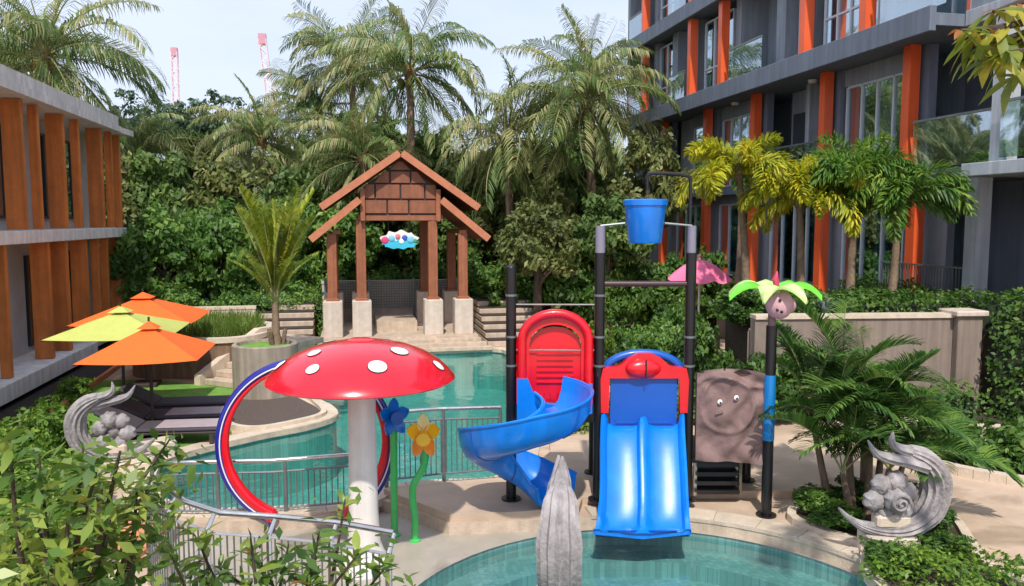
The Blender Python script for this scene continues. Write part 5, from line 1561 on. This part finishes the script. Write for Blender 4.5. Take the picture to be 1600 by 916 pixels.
# hedges
def hedge_leaves(p0, p1, wd, z0, z1, dens, leaf, fr=True):
    p0, p1 = Vector(p0), Vector(p1); d = p1 - p0; l = d.length; X = d.normalized(); Yn = Vector((-X.y, X.x, 0))
    P_, O_ = [], []
    def put(n_, f_):
        for _ in range(int(n_)):
            a, o = f_(); P_.append(a); O_.append(o)
    h_ = z1 - z0
    bump = lambda s, z_: .10 * math.sin(s * 3.1 + z_ * 2) + .07 * math.sin(s * 7.3 - z_ * 4)
    for sg in (-1, 1):
        def f_(sg=sg):
            s = random.uniform(-.1, l + .1); z_ = random.uniform(z0, z1 + .05)
            q = p0 + X * s + Yn * sg * (wd / 2 + bump(s, z_) * .6 + random.uniform(-.08, .10))
            return (q.x, q.y, z_), (Yn.x * sg, Yn.y * sg, .3)
        put(dens * l * h_, f_)
    def g_():
        s = random.uniform(-.1, l + .1); w_ = random.uniform(-wd / 2, wd / 2)
        q = p0 + X * s + Yn * w_
        return (q.x, q.y, z1 + bump(s, w_) * .8 + random.uniform(-.06, .12)), (0, 0, 1)
    put(dens * l * wd, g_)
    return leaves(np.array(P_), np.array(O_), leaf)
def hedge(label, p0, p1, wd, z0, z1, dens, leaf, m, group=None, core=True):
    b = ((p0[0] + p1[0]) / 2, (p0[1] + p1[1]) / 2, z0)
    t = thing('hedge', label, 'hedge', b, group)
    Q = hedge_leaves((p0[0], p0[1], 0), (p1[0], p1[1], 0), wd, z0, z1, dens, leaf)
    link('foliage', quads('foliage', Q - np.array(b), m), t)
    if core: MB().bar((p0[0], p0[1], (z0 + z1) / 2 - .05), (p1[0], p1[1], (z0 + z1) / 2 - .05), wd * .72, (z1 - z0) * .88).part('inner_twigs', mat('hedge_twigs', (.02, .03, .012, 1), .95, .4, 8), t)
    return t
hedge('clipped green hedge along the top of the retaining wall', (7.4, 13.35), (10.9, 12.95), .5, 1.48, 2.02, 520, .085, L_HEDGE)
hedge('tall ivy-covered hedge beside the pillar of the retaining wall', (11.35, 12.05), (13.6, 8.4), .7, .02, 2.12, 420, .10, L_HEDGE)
hedge('low hedge behind the low garden wall, at the foot of the retaining wall', (8.3, 12.3), (10.5, 11.8), .5, .02, .55, 480, .09, L_DENSE)
hedge('bright hedge across the upper terrace at the foot of the apartment block', (11.6, 12.6), (12.05, 17.5), .5, 1.48, 2.0, 480, .09, L_HEDGE)
hedge('low dark hedge strip beyond the climbing steps', (4.6, 12.6), (6.8, 12.2), .7, .08, .62, 500, .09, L_DENSE)
hedge('low bushy hedge seen under the spiral slide', (3.3, 12.3), (4.1, 12.6), .6, .08, .60, 500, .08, L_COVER)
hedge('low dark hedge between the raised planter and the bushy trees', (-3.6, 23.4), (-.9, 23.9), .6, .02, 1.22, 420, .10, L_DENSE)
hedge('bright clipped ground hedge in front of the statue beside the palm clump', (5.0, 5.9), (6.0, 6.35), 1.2, .04, .20, 1500, .06, L_COVER, core=False)
def shrub(name, label, loc, r_, h_, k, group):
    t = thing(name, label, 'shrub', loc, group, local=True)
    c = link('foliage', CROWN[k], t); c.location = (0, 0, h_ * .45); c.scale = (r_, r_, h_ * .6); c.rotation_euler = (0, 0, random.random() * 6)
    MB().tube([(0, 0, -.03), (.02, 0, h_ * .5)], [.03, .015], 6).part('stem', M_BARK, t)
BIGC = quads('foliage', crown_quads(1, 1, .9, 34, 34, .30, .36), L_HEDGE)
CROWN['big'] = BIGC
CROWN['cov'] = quads('foliage', crown_quads(1, 1, .9, 44, 44, .20, .3), L_COVER)
for x, y in ((8.6, 9.7), (9.1, 9.2), (9.6, 8.9), (10.2, 8.5), (9.5, 9.8), (10.2, 9.3), (10.9, 8.9), (8.9, 10.5), (11.4, 8.0)):
    shrub('bed_shrub', 'glossy broad-leaved shrub in the bed beside the beige path', (x, y, .05), .36, .55, 'big', 'shrubs along the path')
for x, y in ((6.5, 8.2), (6.0, 8.5), (5.4, 8.3), (5.3, 7.8), (6.3, 7.6), (5.9, 6.9), (5.2, 6.7)):
    shrub('bed_shrub', 'low green filler shrub at the foot of the palm clump and statue', (x, y, .045), .30, .30, 'h', 'shrubs round the statue')
for x, y in ((6.9, 12.3), (7.5, 12.3), (8.0, 12.5)):
    shrub('wall_shrub', 'tall green shrub against the foot of the retaining wall', (x, y, .0 if y > 12.4 else .1), .5, 1.25, 'h', 'shrubs at the wall foot')
for x, y, r_, h_, k in ((5.1, 13.6, .6, 1.3, 'h'), (5.8, 14.6, .6, 1.5, 'b'), (6.4, 13.7, .55, 1.6, 'h'), (6.7, 15.4, .6, 1.7, 'b'), (7.3, 17.0, .6, 1.6, 'h'), (5.0, 16.0, .55, 1.2, 'cov'), (5.9, 17.0, .5, 1.1, 'h')):
    shrub('deck_shrub', {'h': 'upright green shrub on the deck border behind the carved panel', 'b': 'dense dark shrub on the deck border behind the carved panel', 'cov': 'bright green shrub on the deck border behind the double slide'}[k], (x, y, .1), r_, h_, k, 'deck border shrubs')
for x, y in ((7.3, 13.9), (7.6, 14.4), (8.6, 14.0), (9.4, 13.8), (10.2, 13.7)):
    shrub('terrace_shrub', 'shrub among the foxtail palm trunks on the terrace', (x, y, 1.5), .55, .75, 'h', 'terrace shrubs')

# palm clump by the statue
ac = thing('palm_clump', 'dark green clump of arching palms beside the carved statue', 'palm clump', (5.95, 8.15, .045), local=True)
rnd = random.Random(3)
for k, (sx, sy, sh_) in enumerate(((0, 0, 1.1), (.28, .15, .9), (-.25, .1, .95), (.1, -.22, .6), (-.12, .32, 1.35), (.42, -.05, .6), (-.42, -.1, .55), (-.5, .5, 1.25), (.3, .55, 1.2))):
    MB().tube([(sx * .6, sy * .6, -.02), (sx * .8, sy * .8, sh_ * .5), (sx, sy, sh_)], [.05, .04, .03], 8).part('stem', M_TRUNK, ac, True)
    for j in range(8):
        o = link('frond', AREC[rnd.choice((0, 0, 1, 1, 1, 2, 2, 3))], ac)
        o.location = (sx, sy, sh_)
        s_ = rnd.uniform(.95, 1.3); o.scale = (s_, s_, s_)
        o.rotation_euler = (rnd.uniform(-.3, .3), 0, j * 6.28 / 8 + rnd.uniform(-.3, .3))
# grey-green rosette on the wall
ag = thing('agave_plant', 'grey-blue spiky agave on the top edge of the retaining wall', 'plant', (8.45, 13.0, 1.5), local=True)
L_AG = leafmat('agave_leaf', (.12, .17, .18), (.22, .28, .30), None)
AGM = MB().add([(0, -.03, 0), (0, .03, 0), (.2, .045, .06), (.2, -.045, .06), (.45, 0, .0)], [(0, 1, 2, 3), (3, 2, 4)]).mesh('leaf', L_AG)
for k in range(22):
    o = link('leaf', AGM, ag); o.location = (0, 0, .22); o.rotation_euler = (0, -R(rnd.uniform(5, 75)), k * 2.4)
MB().cyl((0, 0, -.02), (0, 0, .25), .06, n=8).part('stem', M_TRUNK, ag)

# ground cover on the bank before the left house
n = 42000
X_ = rng.uniform(-7.4, -1.6, n); Y_ = rng.uniform(5.5, 25.5, n)
edge_x = np.interp(Y_, [5.5, 6.8, 7.8, 9.6, 11.3, 12.2, 16, 25.5], [-.75, -1.75, -2.55, -2.95, -3.45, -4.75, -5.35, -5.6])
k_ = X_ < edge_x - .05
k_ &= X_ > np.interp(Y_, [5.5, 10, 12, 20, 25.5], [-7.4, -6.6, -5.15, -5.5, -5.9])
k_ &= rng.random(n) < np.clip(1.3 - (Y_ - 5) / 26, .3, 1)
X_, Y_, E_ = X_[k_], Y_[k_], edge_x[k_]
Hh = np.clip((E_ - X_) / .5, 0, 1) * (.30 + .20 * np.sin(X_ * 2.3 + 1) * np.cos(Y_ * 1.7) + .10 * np.sin(X_ * 5 + Y_ * 4)) + np.clip((-4.4 - X_) / 2.2, 0, 1) * .2
Z_ = .05 + np.maximum(0, Hh) * rng.uniform(.55, 1.0, len(X_))
g = link('ground_cover', quads('ground_cover', leaves(np.column_stack([X_, Y_, Z_]), np.tile([0, 0, 1.0], (len(X_), 1)), .125, .55, 1.0), L_COVER))
g['kind'] = 'stuff'; g['label'] = 'bright green leafy ground cover on the bank before the orange-finned house'; g['category'] = 'ground cover'
for x, y, r_, h_ in ((-2.3, 5.2, .55, 1.1), (-3.0, 5.9, .6, 1.1), (-2.9, 8.0, .5, .8), (-3.6, 10.4, .5, .7), (-4.0, 8.2, .7, .9), (-3.2, 7.0, .6, .9), (-4.9, 9.6, .7, .85), (-4.3, 11.0, .6, .7), (-4.9, 12.6, .5, .6), (-5.1, 14.6, .35, .5), (-5.3, 16.6, .35, .5), (-2.6, 5.9, .55, .9), (-3.6, 9.6, .5, .6), (-4.2, 12.0, .45, .9)):
    shrub('bank_shrub', 'bright green shrub rising from the ground cover before the orange-finned house', (x, y, .01), r_, h_, 'cov', 'bank shrubs')

# ------------------------------------------------------------------ foreground shrubs with single leaves
def leaf_mesh(L_, W_, m, fold=.25, droop=.3):
    vs, fs = [], []
    prof = [(0, .08), (.15, .45), (.35, .9), (.6, 1.0), (.82, .6), (1.0, .02)]
    for (u_, w_) in prof:
        z_ = -droop * L_ * u_ * u_
        vs += [(u_ * L_, -w_ * W_ / 2, z_ + fold * w_ * W_ / 2), (u_ * L_, 0, z_), (u_ * L_, w_ * W_ / 2, z_ + fold * w_ * W_ / 2)]
    for i in range(5):
        for j in range(2): fs.append((i * 3 + j, i * 3 + j + 1, i * 3 + j + 4, i * 3 + j + 3))
    me = bpy.data.meshes.new('leaf'); me.from_pydata(vs, [], fs); me.materials.append(m)
    me.polygons.foreach_set('use_smooth', [True] * len(fs))
    return me
LF = [leaf_mesh(.105, .036, L_FORE), leaf_mesh(.09, .034, L_FORE, .35, .1), leaf_mesh(.12, .038, L_FORE, .2, .5)]
LR = leaf_mesh(.09, .038, L_RUST, .3, .5)
LH = [leaf_mesh(.26, .065, L_YHANG, .25, .35), leaf_mesh(.22, .06, L_YHANG, .2, .6), leaf_mesh(.20, .055, L_YHANG, .3, .15)]
def leafy(name, label, root, tips, per, meshes, rust=0.0, droop=0.0, thick=.035, hub=None, seed=1, filler=0, group=None, cat='shrub'):
    rd = random.Random(seed)
    t = thing(name, label, cat, root, group, local=True)
    r0 = Vector(root); hubv = Vector(hub) - r0 if hub else Vector((0, 0, .8))
    MB().tube(catmull([(0, 0, -.05), tuple(hubv * .5 + Vector((.06, .03, 0))), tuple(hubv)], 4, False), [thick * 1.5 * (1 - .05 * i) for i in range(9)], 8).part('trunk', M_TWIG, t, True)
    P_, O_ = [], []
    for tip in tips:
        q = Vector(tip) - r0
        mid = hubv.lerp(q, .55) + Vector((rd.uniform(-.08, .08), rd.uniform(-.08, .08), rd.uniform(-.12, .04)))
        cv = catmull([tuple(hubv), tuple(mid), tuple(q)], 5, False)
        MB().tube(cv, [thick * (.75 - .06 * i) for i in range(len(cv))], 6).part('branch', M_TWIG, t, True)
        d = (q - mid).normalized()
        for k in range(per):
            u_ = rd.random() ** .6
            p = Vector(cv[-1]).lerp(Vector(cv[-5]), (1 - u_) * .9)
            me = LR if rd.random() < rust else rd.choice(meshes)
            o = link('leaf', me, t)
            o.location = p
            a = k * 2.4 + rd.uniform(-.3, .3)
            el = rd.uniform(.1, 1.0) * u_ - droop + rd.uniform(-.15, .15)
            o.rotation_euler = (rd.uniform(-.5, .5), -el, a)
            s_ = rd.uniform(.7, 1.2); o.scale = (s_, s_, s_)
        for k in range(filler):
            P_.append(tuple(q + Vector((max(-.18, min(.16, rd.gauss(-.02, .11))), rd.gauss(0, .11), max(-.4, min(.03, rd.gauss(-.17, .11))))))); O_.append((rd.uniform(-1, 1), rd.uniform(-1, 1), .8))
    if P_:
        o = link('inner_leaves', quads('inner_leaves', leaves(np.array(P_), np.array(O_), .075, .42), L_FORE), t); o['kind'] = 'stuff'
    return t
TA = [(-1.29, 3.3, 2.66), (-1.28, 3.55, 2.52), (-1.19, 3.8, 2.49), (-0.9, 3.3, 2.6), (-0.85, 3.55, 2.41), (-1.44, 3.8, 2.24), (-1.09, 3.3, 2.42), (-1.0, 3.55, 2.3), (-1.5, 3.8, 2.07), (-1.14, 3.3, 2.19), (-1.06, 3.55, 2.11), (-0.94, 3.8, 2.08), (-0.99, 3.3, 2.52), (-0.91, 3.55, 2.35), (-1.36, 3.8, 2.12), (-0.87, 4.0, 2.45)]
TB = [(-0.79, 3.6, 2.03), (-0.72, 3.8, 2.02), (-0.67, 4.0, 1.8), (-0.46, 3.6, 2.1), (-0.44, 3.8, 1.89), (-0.33, 4.0, 1.89), (-0.22, 3.6, 1.89), (-0.17, 3.8, 2.02), (-0.05, 4.0, 2.1), (0.01, 3.6, 1.98), (0.13, 3.8, 1.8), (-0.04, 4.0, 1.68), (-0.36, 3.6, 1.85), (-0.67, 3.8, 1.8), (0.3, 4.0, 1.62)]
leafy('leafy_shrub', 'tall leafy shrub with dark twigs and a few rusty leaves by the ground cover bank', (-1.5, 3.6, .008), TA, 18, LF, .03, .1, .03, (-1.25, 3.55, 1.55), 3, 60, 'foreground shrubs')
leafy('leafy_shrub', 'tall sparse shrub with upright shoots in front of the curved steel handrail', (-.4, 3.9, .008), TB, 15, LF, .015, -.15, .026, (-.35, 3.85, 1.2), 4, 22, 'foreground shrubs')
TD = [(3.55, 4.2, 4.62), (3.9, 4.35, 4.78), (4.23, 4.5, 4.67), (3.85, 4.2, 4.5), (3.8, 4.35, 4.56), (4.01, 4.2, 4.46), (3.88, 4.35, 4.5), (4.21, 4.5, 4.42), (4.1, 4.3, 4.62), (3.7, 4.25, 4.6)]
leafy('overhanging_tree', 'overhanging branch with long yellow-green drooping leaves before the apartment block', (6.2, 4.4, .0), TD, 13, LH, .08, .75, .05, (4.75, 4.4, 4.95), 6, 0, None, 'tree')
S.cycles.max_bounces = 8
S.cycles.transparent_max_bounces = 12
